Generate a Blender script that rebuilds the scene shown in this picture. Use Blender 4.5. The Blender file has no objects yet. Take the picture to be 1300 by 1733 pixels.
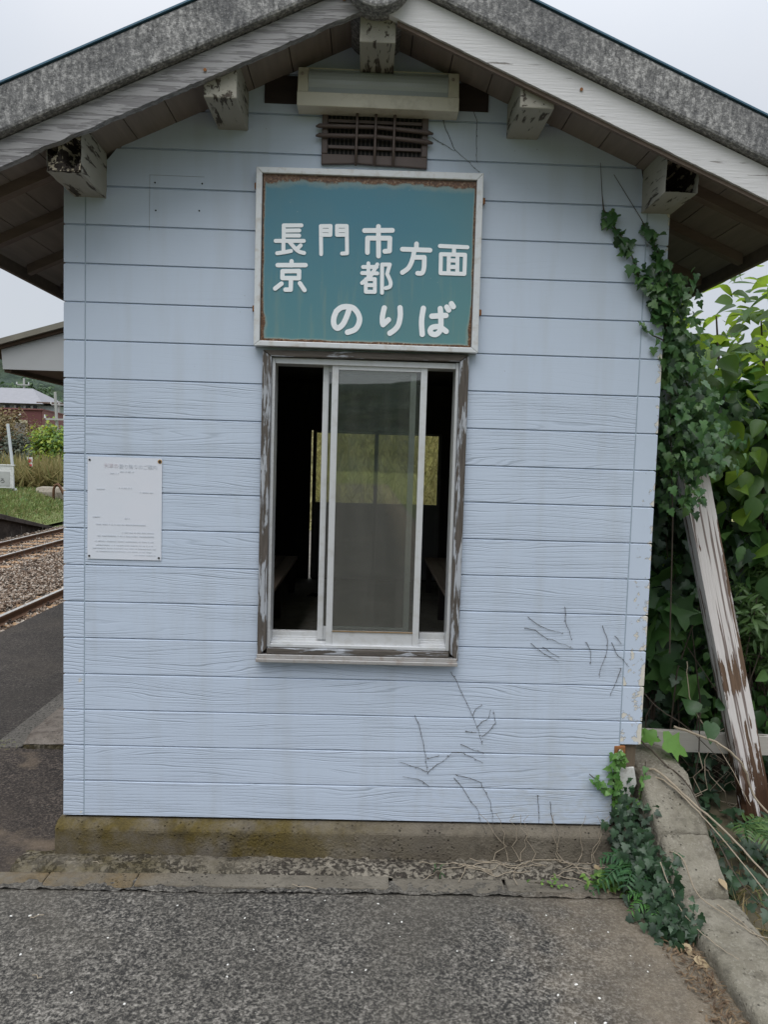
import bpy, math, random
import numpy as np
from mathutils import Vector, Matrix, noise
R = math.radians
random.seed(7); rng = np.random.default_rng(7)
SC = bpy.context.scene; COL = SC.collection

# ------------------------------------------------------------------ camera
CAM = Vector((1.2329, -3.1635, 1.5383))
yaw, pit, rol = 0.0251, -0.0707, 0.0302
fw = Vector((math.sin(yaw)*math.cos(pit), math.cos(yaw)*math.cos(pit), math.sin(pit)))
rt = Vector((math.cos(yaw), -math.sin(yaw), 0)); up = rt.cross(fw)
rt, up = math.cos(rol)*rt + math.sin(rol)*up, -math.sin(rol)*rt + math.cos(rol)*up
cd = bpy.data.cameras.new('camera'); cam = bpy.data.objects.new('camera', cd); COL.objects.link(cam)
cd.sensor_fit = 'VERTICAL'; cd.sensor_height = 36; cd.lens = 1300/1733*36
cd.clip_start = 0.05; cd.clip_end = 3000
cam.matrix_world = Matrix(((rt.x, up.x, -fw.x, CAM.x), (rt.y, up.y, -fw.y, CAM.y), (rt.z, up.z, -fw.z, CAM.z), (0, 0, 0, 1)))
SC.camera = cam
# ------------------------------------------------------------------ light: overcast day, sun veiled behind the camera
SUN_EL, SUN_ROT = R(60), R(195)
SC.view_settings.view_transform = 'Standard'; SC.view_settings.look = 'None'
SC.view_settings.gamma = 1; SC.view_settings.use_curve_mapping = False
SC.view_settings.exposure = 0.6
W = bpy.data.worlds.new('World'); SC.world = W; W.use_nodes = True
nt = W.node_tree; nt.nodes.clear()
sky = nt.nodes.new('ShaderNodeTexSky'); sky.sky_type = 'NISHITA'; sky.sun_disc = False
sky.sun_elevation = SUN_EL; sky.sun_rotation = SUN_ROT
tc = nt.nodes.new('ShaderNodeTexCoord')
cn = nt.nodes.new('ShaderNodeTexNoise'); cn.inputs['Scale'].default_value = 2.2; cn.inputs['Detail'].default_value = 5
cr = nt.nodes.new('ShaderNodeValToRGB')
cr.color_ramp.elements[0].position = .3; cr.color_ramp.elements[0].color = (6.0, 6.45, 7.1, 1)
cr.color_ramp.elements[1].position = .72; cr.color_ramp.elements[1].color = (7.0, 7.2, 7.6, 1)
mx = nt.nodes.new('ShaderNodeMix'); mx.data_type = 'RGBA'; mx.inputs[0].default_value = .9
bg = nt.nodes.new('ShaderNodeBackground'); bg.inputs['Strength'].default_value = .1
wo = nt.nodes.new('ShaderNodeOutputWorld')
nt.links.new(tc.outputs['Generated'], cn.inputs['Vector']); nt.links.new(cn.outputs['Fac'], cr.inputs[0])
# an overcast sky is brighter towards the zenith
sp_ = nt.nodes.new('ShaderNodeSeparateXYZ'); nt.links.new(tc.outputs['Generated'], sp_.inputs[0])
def wm(op, a, b):
    q = nt.nodes.new('ShaderNodeMath'); q.operation = op
    for i, v in enumerate((a, b)):
        if isinstance(v, bpy.types.NodeSocket): nt.links.new(v, q.inputs[i])
        else: q.inputs[i].default_value = v
    return q.outputs[0]
zen = wm('ADD', wm('MULTIPLY', wm('POWER', wm('MAXIMUM', sp_.outputs[2], 0), 3.2), 2.7), .62)
cm_ = nt.nodes.new('ShaderNodeMix'); cm_.data_type = 'RGBA'; cm_.blend_type = 'MULTIPLY'; cm_.inputs[0].default_value = 1
nt.links.new(cr.outputs[0], cm_.inputs[6]); nt.links.new(zen, cm_.inputs[7])
nt.links.new(sky.outputs[0], mx.inputs[6]); nt.links.new(cm_.outputs[2], mx.inputs[7])
nt.links.new(mx.outputs[2], bg.inputs['Color']); nt.links.new(bg.outputs[0], wo.inputs['Surface'])
sl = bpy.data.lights.new('sun', 'SUN'); sl.energy = 1.2; sl.angle = R(50); sl.color = (1, .97, .93)
so = bpy.data.objects.new('sun', sl); COL.objects.link(so)
az = R(195)   # direction the light comes from, behind the camera and a little to the left
d = Vector((math.sin(az)*math.cos(SUN_EL), math.cos(az)*math.cos(SUN_EL), math.sin(SUN_EL)))
so.rotation_euler = d.to_track_quat('Z', 'Y').to_euler(); so.location = (-5, -20, 30)

# ------------------------------------------------------------------ helpers
BASE = {}
def tag(o, label=None, cat=None, group=None, kind=None):
    if label: o['label'] = label
    if cat: o['category'] = cat
    if group: o['group'] = group
    if kind: o['kind'] = kind
    return o
def thing(name, loc, label, cat, group=None):
    o = bpy.data.objects.new(name, None); COL.objects.link(o); o.location = loc
    o.empty_display_size = .1; BASE[o] = Vector(loc)
    return tag(o, label, cat, group)
class MB:
    def __init__(s): s.v = []; s.f = []
    def add(s, v, f):
        n = len(s.v); s.v += [tuple(p) for p in v]; s.f += [tuple(i+n for i in q) for q in f]; return s
    def box(s, x0, x1, y0, y1, z0, z1):
        return s.add([(x0,y0,z0),(x1,y0,z0),(x1,y1,z0),(x0,y1,z0),(x0,y0,z1),(x1,y0,z1),(x1,y1,z1),(x0,y1,z1)],
                     [(0,3,2,1),(4,5,6,7),(0,1,5,4),(1,2,6,5),(2,3,7,6),(3,0,4,7)])
    def prism(s, poly, axis, a, b):
        # poly: 2D points; axis 0: (y,z) along x; 1: (x,z) along y; 2: (x,y) along z
        def P(p, t): return (t, p[0], p[1]) if axis == 0 else (p[0], t, p[1]) if axis == 1 else (p[0], p[1], t)
        n = len(poly)
        return s.add([P(p, a) for p in poly] + [P(p, b) for p in poly],
                     [tuple(range(n))[::-1], tuple(range(n, 2*n))] + [(i, (i+1) % n, n+(i+1) % n, n+i) for i in range(n)])
    def tube(s, pts, rad, seg=8, cap=True):
        pts = [Vector(p) for p in pts]; n = len(pts)
        if not isinstance(rad, (list, tuple)): rad = [rad]*n
        vs = []; prev = None
        for i, p in enumerate(pts):
            t = (pts[min(i+1, n-1)] - pts[max(i-1, 0)]).normalized()
            if prev is None: a = t.orthogonal().normalized()
            else: a = (prev - t*prev.dot(t)).normalized()
            prev = a; b = t.cross(a)
            for k in range(seg):
                q = 2*math.pi*k/seg; vs.append(p + (a*math.cos(q) + b*math.sin(q))*rad[i])
        fs = [(i*seg+k, i*seg+(k+1) % seg, (i+1)*seg+(k+1) % seg, (i+1)*seg+k) for i in range(n-1) for k in range(seg)]
        if cap: fs += [tuple(range(seg))[::-1], tuple(range((n-1)*seg, n*seg))]
        return s.add(vs, fs)
    def disc(s, c, nrm, r, th, seg=16):
        c = Vector(c); nrm = Vector(nrm).normalized()
        return s.tube([c, c+nrm*th], r, seg)
    def build(s, name, mat, parent=None, bevel=0, smooth=False, seg=2):
        me = bpy.data.meshes.new(name); o = bpy.data.objects.new(name, me); COL.objects.link(o)
        b = BASE.get(parent, Vector((0, 0, 0))) if parent else Vector((0, 0, 0))
        me.from_pydata([(p[0]-b.x, p[1]-b.y, p[2]-b.z) for p in s.v], [], s.f)
        me.materials.append(mat)
        if parent: o.parent = parent
        BASE[o] = b
        if smooth: me.polygons.foreach_set('use_smooth', [True]*len(me.polygons))
        if bevel:
            m = o.modifiers.new('bevel', 'BEVEL'); m.width = bevel; m.segments = seg; m.limit_method = 'ANGLE'; m.angle_limit = R(40)
        return o
def np_mesh(name, V, F, mat, parent=None, smooth=False):
    """V (n,3) array, F list of equal-length face index arrays"""
    me = bpy.data.meshes.new(name); o = bpy.data.objects.new(name, me); COL.objects.link(o)
    b = BASE.get(parent, Vector((0, 0, 0))) if parent else Vector((0, 0, 0))
    V = np.asarray(V, dtype=np.float32) - np.array(b, dtype=np.float32)
    F = np.asarray(F, dtype=np.int32); nf, k = F.shape
    me.vertices.add(len(V)); me.vertices.foreach_set('co', V.ravel())
    me.loops.add(nf*k); me.loops.foreach_set('vertex_index', F.ravel())
    me.polygons.add(nf); me.polygons.foreach_set('loop_start', np.arange(0, nf*k, k, dtype=np.int32))
    try: me.polygons.foreach_set('loop_total', np.full(nf, k, dtype=np.int32))
    except Exception: pass
    if smooth: me.polygons.foreach_set('use_smooth', np.ones(nf, dtype=bool))
    me.update(calc_edges=True); me.validate()
    me.materials.append(mat)
    if parent: o.parent = parent
    BASE[o] = b
    return o
# ---- node materials
class NM:
    def __init__(s, name):
        s.m = bpy.data.materials.new(name); s.m.use_nodes = True; s.t = s.m.node_tree; s.t.nodes.clear()
        s.out = s.t.nodes.new('ShaderNodeOutputMaterial'); s.geo = s.t.nodes.new('ShaderNodeNewGeometry')
        s.pos = s.geo.outputs['Position']; s.tcn = None
    def n(s, typ, ins=None, **at):
        nd = s.t.nodes.new('ShaderNode'+typ)
        for k, v in at.items(): setattr(nd, k, v)
        for k, v in (ins or {}).items():
            i = nd.inputs[k]
            if hasattr(v, 'bl_idname') or isinstance(v, bpy.types.NodeSocket): s.t.links.new(v, i)
            elif isinstance(v, (tuple, list)) and len(v) == 3 and i.type == 'RGBA': i.default_value = (*v, 1)
            else: i.default_value = v
        return nd
    def obj(s):
        if not s.tcn: s.tcn = s.t.nodes.new('ShaderNodeTexCoord')
        return s.tcn.outputs['Object']
    def math(s, op, a, b=0.0, c=0.0, clamp=False):
        nd = s.n('Math', operation=op, use_clamp=clamp)
        for i, v in enumerate((a, b, c)):
            if isinstance(v, bpy.types.NodeSocket): s.t.links.new(v, nd.inputs[i])
            else: nd.inputs[i].default_value = v
        return nd.outputs[0]
    def xyz(s, v): 
        o = s.n('SeparateXYZ', {0: v}).outputs; return o[0], o[1], o[2]
    def vec(s, x, y, z): return s.n('CombineXYZ', {0: x, 1: y, 2: z}).outputs[0]
    def scale(s, v, k): return s.n('Mapping', {'Vector': v, 'Scale': k}).outputs[0]
    def noise(s, v, scale, detail=4, rough=.55, dist=0): 
        return s.n('TexNoise', {'Vector': v, 'Scale': scale, 'Detail': detail, 'Roughness': rough, 'Distortion': dist}).outputs['Fac']
    def vor(s, v, scale, feature='F1', out='Distance', rnd=1.0):
        return s.n('TexVoronoi', {'Vector': v, 'Scale': scale, 'Randomness': rnd}, feature=feature).outputs[out]
    def ramp(s, f, stops, interp='LINEAR'):
        nd = s.n('ValToRGB', {0: f}); e = nd.color_ramp.elements; nd.color_ramp.interpolation = interp
        while len(e) < len(stops): e.new(.5)
        for i, (p, c) in enumerate(stops):
            e[i].position = p; e[i].color = (*c, 1) if isinstance(c, (tuple, list)) else (c, c, c, 1)
        return nd.outputs[0]
    def step(s, f, a, b): return s.n('MapRange', {0: f, 1: a, 2: b, 3: 0.0, 4: 1.0}, clamp=True).outputs[0]
    def mix(s, f, a, b):
        nd = s.n('Mix', {0: f, 6: a, 7: b}, data_type='RGBA'); return nd.outputs[2]
    def bump(s, h, strength=.5, dist=.01, nrm=None):
        d = {'Height': h, 'Strength': strength, 'Distance': dist}
        if nrm: d['Normal'] = nrm
        return s.n('Bump', d).outputs[0]
    def bsdf(s, col, rough=.7, nrm=None, spec=.4, **kw):
        d = {'Base Color': col, 'Roughness': rough, 'Specular IOR Level': spec}; d.update(kw)
        if nrm is not None: d['Normal'] = nrm
        b = s.n('BsdfPrincipled', d); s.t.links.new(b.outputs[0], s.out.inputs[0]); return b
    def surf(s, sh): s.t.links.new(sh, s.out.inputs[0])
def C(r, g, b):
    f = lambda c: ((c/255+.055)/1.055)**2.4 if c > 10 else c/255/12.92
    return (f(r), f(g), f(b))

# ------------------------------------------------------------------ materials
def mat_siding():
    m = NM('painted_siding'); x, y, z = m.xyz(m.pos)
    row = m.math('FLOOR', m.math('MULTIPLY', z, 1/.152))
    seed = m.math('MULTIPLY', row, 7.31)
    xy = m.math('ADD', x, y)
    w = m.noise(m.vec(m.math('MULTIPLY', xy, .95), m.math('MULTIPLY', z, 8.0), seed), 1, 2, .45)
    w2 = m.noise(m.vec(m.math('MULTIPLY', xy, 5), m.math('MULTIPLY', z, 26), seed), 1, 2, .5)
    v = m.math('ADD', m.math('ADD', m.math('MULTIPLY', z, 62), m.math('MULTIPLY', w, 8.5)), m.math('MULTIPLY', w2, .7))
    fr = m.math('FRACT', v)
    ln = m.math('SUBTRACT', 1, m.step(m.math('ABSOLUTE', m.math('SUBTRACT', fr, .5)), .03, .12))
    fr2 = m.math('FRACT', m.math('MULTIPLY', v, 2.37))
    ln2 = m.math('MULTIPLY', m.math('SUBTRACT', 1, m.step(m.math('ABSOLUTE', m.math('SUBTRACT', fr2, .5)), .05, .2)), .4)
    am = m.step(m.noise(m.vec(m.math('MULTIPLY', xy, 2.6), m.math('MULTIPLY', z, 16), m.math('ADD', seed, 3.0)), 1, 2), .36, .62)
    up_ = m.math('SUBTRACT', 1.0, m.math('MULTIPLY', m.step(row, 11.2, 11.8), .9))
    g = m.math('MULTIPLY', m.math('MULTIPLY', m.math('MAXIMUM', ln, ln2), m.math('ADD', m.math('MULTIPLY', am, .85), .15)), up_)
    # paint, with dirt settled in the grain, dust and a little algae low on the right
    big = m.noise(m.pos, 1.3, 4)
    col = m.mix(big, (.425, .492, .592), (.482, .552, .652))
    st = m.noise(m.vec(m.math('MULTIPLY', xy, 9), m.math('MULTIPLY', z, .9), 0.0), 1, 4)
    col = m.mix(m.math('MULTIPLY', m.step(st, .5, .78), .32), col, (.33, .34, .33))
    col = m.mix(m.math('MULTIPLY', g, .5), col, (.2, .24, .29))
    dm = m.math('MULTIPLY', m.math('MULTIPLY', m.step(z, .42, .0), m.step(xy, 1.2, 2.4)), m.step(m.noise(m.scale(m.pos, (14, 14, 40)), 1, 5, .65), .45, .62))
    col = m.mix(m.math('MULTIPLY', dm, .5), col, (.32, .31, .25))
    sp = m.math('MULTIPLY', m.math('LESS_THAN', m.vor(m.pos, 26), .055), m.step(m.noise(m.pos, 3.1, 2), .55, .7))
    col = m.mix(m.math('MULTIPLY', sp, .6), col, (.12, .11, .1))
    fine = m.noise(m.pos, 160, 2)
    h = m.math('ADD', m.math('MULTIPLY', g, -1), m.math('MULTIPLY', fine, .08))
    m.bsdf(col, .55, m.bump(h, .48, .003), .35); return m.m
def mat_peel(name, paint, wood, amount, stretch=(30, 30, 2.2), use_obj=True, grad=None, dark=(.03, .022, .016), rough=.75):
    """old paint flaking off timber; grain runs along the axis with the small factor"""
    m = NM(name); p = m.obj() if use_obj else m.pos
    ps = m.scale(p, stretch)
    n1 = m.noise(ps, 1.0, 5, .62, .4); n2 = m.noise(p, 9, 4)
    f = m.math('ADD', m.math('MULTIPLY', n1, .75), m.math('MULTIPLY', n2, .25))
    th = amount
    if grad is not None:
        ax, a, b, k = grad; f = m.math('ADD', f, m.math('MULTIPLY', m.step(m.xyz(p)[ax], a, b), k))
    pe = m.step(f, th, th+.035)
    wn = m.noise(m.scale(p, tuple(v*2.2 for v in stretch)), 1, 4, .6)
    wc = m.mix(wn, dark, wood); pc = m.mix(m.noise(p, 4, 5), paint, tuple(c*.82 for c in paint))
    crack = m.math('MULTIPLY', m.step(wn, .3, .24), .55)
    pc = m.mix(crack, pc, dark)
    col = m.mix(pe, pc, wc)
    h = m.math('ADD', m.math('MULTIPLY', m.math('SUBTRACT', 1, pe), .5), m.math('MULTIPLY', wn, .7))
    m.bsdf(col, rough, m.bump(h, .7, .004), .25); return m.m
def mat_plain(name, col, rough=.6, var=.15, scale=6, bump=.15, metal=0.0, dirt=None, dirt_amt=.5):
    m = NM(name); n = m.noise(m.pos, scale, 5)
    c = m.mix(n, tuple(v*(1-var) for v in col), tuple(min(1, v*(1+var)) for v in col))
    if dirt: c = m.mix(m.math('MULTIPLY', m.step(m.noise(m.pos, scale*2.3, 6, .65), .5, .68), dirt_amt), c, dirt)
    m.bsdf(c, rough, m.bump(m.noise(m.pos, scale*18, 3), bump, .003), .4, Metallic=metal); return m.m
def mat_wood(name, col, stretch=(3, 40, 40), rough=.75, var=.5):
    m = NM(name); n = m.noise(m.scale(m.pos, stretch), 1, 6, .6, .5)
    c = m.mix(n, tuple(v*(1-var) for v in col), tuple(v*(1+var) for v in col))
    m.bsdf(c, rough, m.bump(n, .5, .004), .3); return m.m
def mat_asphalt(name, tint=(1, 1, 1), lo=.032, hi=.25, brown=0.0, tan=0.0):
    m = NM(name); p = m.pos
    grit = m.noise(p, 230, 2, .7); big = m.noise(p, 1.7, 5); mid = m.noise(p, 9, 4)
    n1 = m.noise(p, 92, 4, .68, .5); n2 = m.noise(p, 48, 3, .6, .4)
    k1 = m.math('ADD', m.math('MULTIPLY', n1, .68), m.math('ADD', m.math('MULTIPLY', n2, .3), m.math('MULTIPLY', mid, .1)))
    c = m.ramp(k1, [(.41, (lo*.22,)*3), (.50, (lo*1.0,)*3), (.555, (lo*2.9, lo*2.8, lo*2.6)), (.64, (hi*.85, hi*.83, hi*.78)), (.74, (hi*1.5, hi*1.46, hi*1.38))])
    c = m.mix(m.math('MULTIPLY', m.step(grit, .6, .72), .45), c, (.26, .255, .235))
    c = m.mix(m.step(big, .35, .7), c, m.mix(.6, c, (.05, .048, .043)))
    c = m.mix(m.math('MULTIPLY', m.step(m.noise(p, .9, 6, .6), .52, .7), .45), c, m.mix(grit, (.05, .045, .038), (.19, .18, .155)))
    c = m.n('Mix', {0: 1.0, 6: c, 7: tint}, data_type='RGBA', blend_type='MULTIPLY').outputs[2]
    if brown:
        x, y, z = m.xyz(p)
        dm = m.math('MULTIPLY', m.step(m.math('ADD', x, m.math('MULTIPLY', mid, .7)), 2.15, 2.75), brown)
        c = m.mix(dm, c, m.mix(grit, (.10, .075, .05), (.27, .225, .165)))
    if tan: c = m.mix(m.math('MULTIPLY', m.step(m.noise(p, 3.3, 5), .56, .68), tan), c, m.mix(grit, (.1, .07, .045), (.26, .2, .14)))
    ps = m.math('LESS_THAN', m.vor(p, 21), .045)
    c = m.mix(m.math('MULTIPLY', ps, .4), c, (.5, .49, .45))
    h = m.math('ADD', m.math('MULTIPLY', k1, 1.6), m.math('MULTIPLY', grit, .4))
    m.bsdf(c, .88, m.bump(h, .8, .005), .25); return m.m
def mat_concrete(name, a, b, speck=.5, moss=None, mossf=None, scale=5, pits=True, pebbles=False):
    m = NM(name); p = m.pos
    n = m.noise(p, scale, 7, .62); fine = m.noise(p, 120, 3, .7)
    c = m.mix(m.step(n, .3, .7), a, b)
    e = m.vor(p, 95); g = m.n('SeparateColor', {0: m.vor(p, 95, 'F1', 'Color')}).outputs[1]
    c = m.mix(m.math('MULTIPLY', m.step(g, .55, .95), speck), c, m.mix(fine, tuple(v*.3 for v in a), tuple(min(1, v*1.55) for v in b)))
    h = m.math('ADD', m.math('MULTIPLY', fine, .6), m.math('ADD', m.math('MULTIPLY', n, .8), m.math('MULTIPLY', m.math('MULTIPLY', m.step(m.vor(p, 62), .55, .1), .35), m.step(m.noise(p, 8, 4), .42, .62))))
    if pits:
        pt = m.math('MULTIPLY', m.step(m.vor(p, 48), .22, .1), m.step(m.noise(p, 7, 3), .48, .6))
        c = m.mix(m.math('MULTIPLY', pt, .75), c, (.02, .019, .016)); h = m.math('SUBTRACT', h, m.math('MULTIPLY', pt, 1.6))
    if pebbles:
        pb = m.math('MULTIPLY', m.step(m.noise(p, 42, 6, .72, .6), .49, .6), m.step(m.noise(p, 4.5, 3), .36, .56))
        c = m.mix(pb, c, m.mix(fine, (.028, .023, .02), (.085, .07, .058))); h = m.math('ADD', h, m.math('MULTIPLY', pb, 2.2))
    if moss:
        x, y, z = m.xyz(p); mf = m.noise(p, 6, 6, .65)
        k = m.math('MULTIPLY', m.step(mf, .36, .6), mossf(m, x, y, z))
        c = m.mix(k, c, m.mix(fine, tuple(v*.45 for v in moss), tuple(v*1.5 for v in moss)))
    c = m.mix(m.math('MULTIPLY', m.step(m.noise(p, 13, 6, .7), .52, .7), .5), c, tuple(v*.28 for v in a))
    m.bsdf(c, .9, m.bump(h, .9, .009), .2); return m.m
def mat_leaf(name, cols, trans=.35, rough=.45, tcol=None, spec=.4):
    m = NM(name); r = m.geo.outputs['Random Per Island']
    st = [(i/(len(cols)-1), c) for i, c in enumerate(cols)]
    c = m.ramp(r, st); c = m.mix(m.math('MULTIPLY', m.step(m.noise(m.pos, 40, 3), .5, .75), .35), c, tuple(v*.6 for v in cols[0]))
    b = m.bsdf(c, rough, m.bump(m.noise(m.pos, 60, 2), .25, .004), spec)
    tr = m.n('BsdfTranslucent', {0: m.mix(.5, c, tcol or tuple(min(1, v*1.9) for v in cols[-1]))})
    m.surf(m.n('MixShader', {0: trans, 1: b.outputs[0], 2: tr.outputs[0]}).outputs[0]); return m.m
def mat_glass(name, film=.16, filmcol=(.32, .31, .26), tint=(.86, .88, .85)):
    m = NM(name); x, y, z = m.xyz(m.pos)
    f = m.math('MULTIPLY', m.n('Fresnel', {0: 1.5}).outputs[0], 2.1, clamp=True)
    tr = m.n('BsdfTransparent', {0: tint}); gl = m.n('BsdfGlossy', {0: (1, 1, 1), 1: .015})
    a = m.n('MixShader', {0: f, 1: tr.outputs[0], 2: gl.outputs[0]})
    st = m.noise(m.vec(m.math('MULTIPLY', x, 16), m.math('MULTIPLY', z, 1.6), y), 1, 5, .6)
    bl = m.noise(m.pos, 5, 5); low = m.step(z, 1.7, .9)
    k = m.math('MULTIPLY', m.math('ADD', m.math('MULTIPLY', m.step(st, .4, .72), .7), m.math('ADD', m.math('MULTIPLY', bl, .5), m.math('MULTIPLY', low, .45))), film)
    df = m.n('BsdfDiffuse', {0: filmcol})
    m.surf(m.n('MixShader', {0: k, 1: a.outputs[0], 2: df.outputs[0]}).outputs[0]); return m.m

SIDING = mat_siding()
CORNER = None
def mat_corner():
    m = NM('corner_siding'); x, y, z = m.xyz(m.pos)
    big = m.noise(m.pos, 1.3, 4); col = m.mix(big, (.43, .495, .592), (.482, .552, .652))
    # bare fibre-cement where the paint has chipped at the outer arris
    ed = m.math('MULTIPLY', m.step(x, 2.40, 2.436), 1)
    lowz = m.step(z, 1.75, .5)
    n = m.noise(m.pos, 22, 6, .6)
    k = m.step(m.math('ADD', n, m.math('ADD', m.math('MULTIPLY', ed, .13), m.math('MULTIPLY', m.math('MULTIPLY', lowz, m.step(x, 1, 2)), .12))), .685, .71)
    col = m.mix(k, col, m.mix(m.noise(m.pos, 70, 3), (.5, .47, .4), (.62, .6, .54)))
    rim = m.math('MULTIPLY', m.math('MULTIPLY', m.step(m.math('ABSOLUTE', m.math('SUBTRACT', m.math('ADD', n, m.math('ADD', m.math('MULTIPLY', ed, .13), m.math('MULTIPLY', m.math('MULTIPLY', lowz, m.step(x, 1, 2)), .12))), .69)), .012, .004), .6), m.step(x, 1, 2))
    col = m.mix(rim, col, (.12, .11, .1))
    sc = m.math('MULTIPLY', m.step(m.noise(m.scale(m.pos, (30, 30, 12)), 1, 5, .7), .63, .68), m.math('MULTIPLY', m.step(x, 1, 2), m.math('ADD', m.math('MULTIPLY', lowz, .5), .1)))
    col = m.mix(sc, col, (.2, .19, .17))
    sk = m.math('FRACT', m.math('ADD', m.math('MULTIPLY', z, 75), m.math('MULTIPLY', m.noise(m.scale(m.pos, (3, 3, 14)), 1, 2), 5)))
    g = m.math('MULTIPLY', m.math('MULTIPLY', m.math('SUBTRACT', 1, m.step(m.math('ABSOLUTE', m.math('SUBTRACT', sk, .5)), .05, .18)), m.step(x, 1, .5)), m.step(z, 1.85, 1.8))
    col = m.mix(m.math('MULTIPLY', g, .25), col, (.2, .25, .31))
    m.bsdf(col, .55, m.bump(m.math('SUBTRACT', m.math('ADD', m.math('MULTIPLY', n, .3), m.math('MULTIPLY', k, -.6)), m.math('MULTIPLY', g, .6)), .5, .004), .35); return m.m
CORNER = mat_corner()
SEAM = mat_plain('seam_caulk', (.3, .37, .44), .6, .15, 20)
PURLIN = mat_peel('purlin_paint', (.33, .315, .27), (.12, .10, .08), .55, (42, 7, 42), False, dark=(.015, .012, .01))
ROT = mat_peel('rotten_timber', (.33, .29, .22), (.035, .026, .02), .44, (48, 14, 48), False, dark=(.003, .002, .002))
BARGE_GREY = mat_peel('weathered_bargeboard', (.31, .305, .31), (.25, .245, .25), .5, (3.5, 70, 70), False, dark=(.12, .115, .12))
BARGE_WHITE = mat_peel('white_bargeboard', (.60, .595, .6), (.32, .3, .285), .63, (3.2, 60, 55), False, dark=(.16, .145, .135))
SOFFIT = mat_wood('soffit_boards', (.2, .165, .14), (30, 2.5, 30), .8, .35)
RAFTER = mat_wood('rafter_wood', (.14, .105, .085), (3, 30, 30), .8, .4)
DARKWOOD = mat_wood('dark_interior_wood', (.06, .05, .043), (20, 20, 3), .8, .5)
BROWNBOARD = mat_wood('brown_board', (.03, .02, .018), (3, 30, 30), .7, .4)
def mat_verge():
    m = NM('verge_concrete'); p = m.pos
    g = m.math('ADD', m.math('MULTIPLY', m.noise(p, 85, 3, .7), .6), m.math('MULTIPLY', m.noise(m.scale(p, (60, 60, 16)), 1, 3, .6), .4)); b = m.noise(p, 3, 5)
    sp = m.noise(p, 150, 2, .6)
    c = m.ramp(g, [(.34, (.06, .06, .062)), (.5, (.19, .188, .186)), (.63, (.44, .43, .42))])
    c = m.mix(m.math('MULTIPLY', m.step(b, .4, .68), .6), c, (.085, .086, .092))
    c = m.mix(m.math('MULTIPLY', m.step(sp, .62, .7), .6), c, (.42, .41, .39))
    m.bsdf(c, .9, m.bump(m.math('ADD', g, m.math('MULTIPLY', sp, .6)), .6, .006), .2); return m.m
VERGE = mat_verge()
ROOFBLUE = mat_plain('blue_roof_sheet', (.05, .12, .18), .5, .2, 8)
ALU = mat_plain('aluminium_frame', (.58, .59, .6), .38, .06, 9, .06, .35, dirt=(.3, .27, .2), dirt_amt=.25)
CREAM = mat_plain('cream_plastic', (.52, .49, .41), .45, .06, 7, .05, dirt=(.25, .21, .15), dirt_amt=.35)
DIFFUSER = mat_plain('lamp_diffuser', (.34, .365, .37), .3, .05, 6, .02)
VENTBROWN = mat_plain('brown_vent_plastic', (.085, .062, .055), .5, .2, 9, .1)
BLACK = mat_plain('black_gap', (.006, .006, .006), .9, .1)
WFRAME = mat_peel('window_frame_paint', (.36, .38, .41), (.14, .122, .105), .47, (55, 55, 5), False, dark=(.025, .02, .016))
WFRAME_H = mat_peel('window_frame_paint_horizontal', (.36, .38, .41), (.13, .115, .1), .41, (5, 55, 55), False, dark=(.025, .02, .016))
SIGNFRAME = mat_plain('sign_frame_metal', (.55, .57, .58), .4, .08, 10, .05, .15, dirt=(.33, .27, .2), dirt_amt=.45)
LETTER = mat_plain('white_lettering', (.74, .77, .79), .45, .05, 15, .05)
GLASS = mat_glass('window_glass', .085, (.3, .29, .26)); BACKGLASS = mat_glass('back_door_glass', .2, (.4, .4, .28), (.86, .86, .74))
NAIL = mat_plain('nail_iron', (.02, .018, .016), .6, .3); RUST = mat_plain('rust', (.22, .09, .03), .85, .5, 30, .4)
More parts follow.
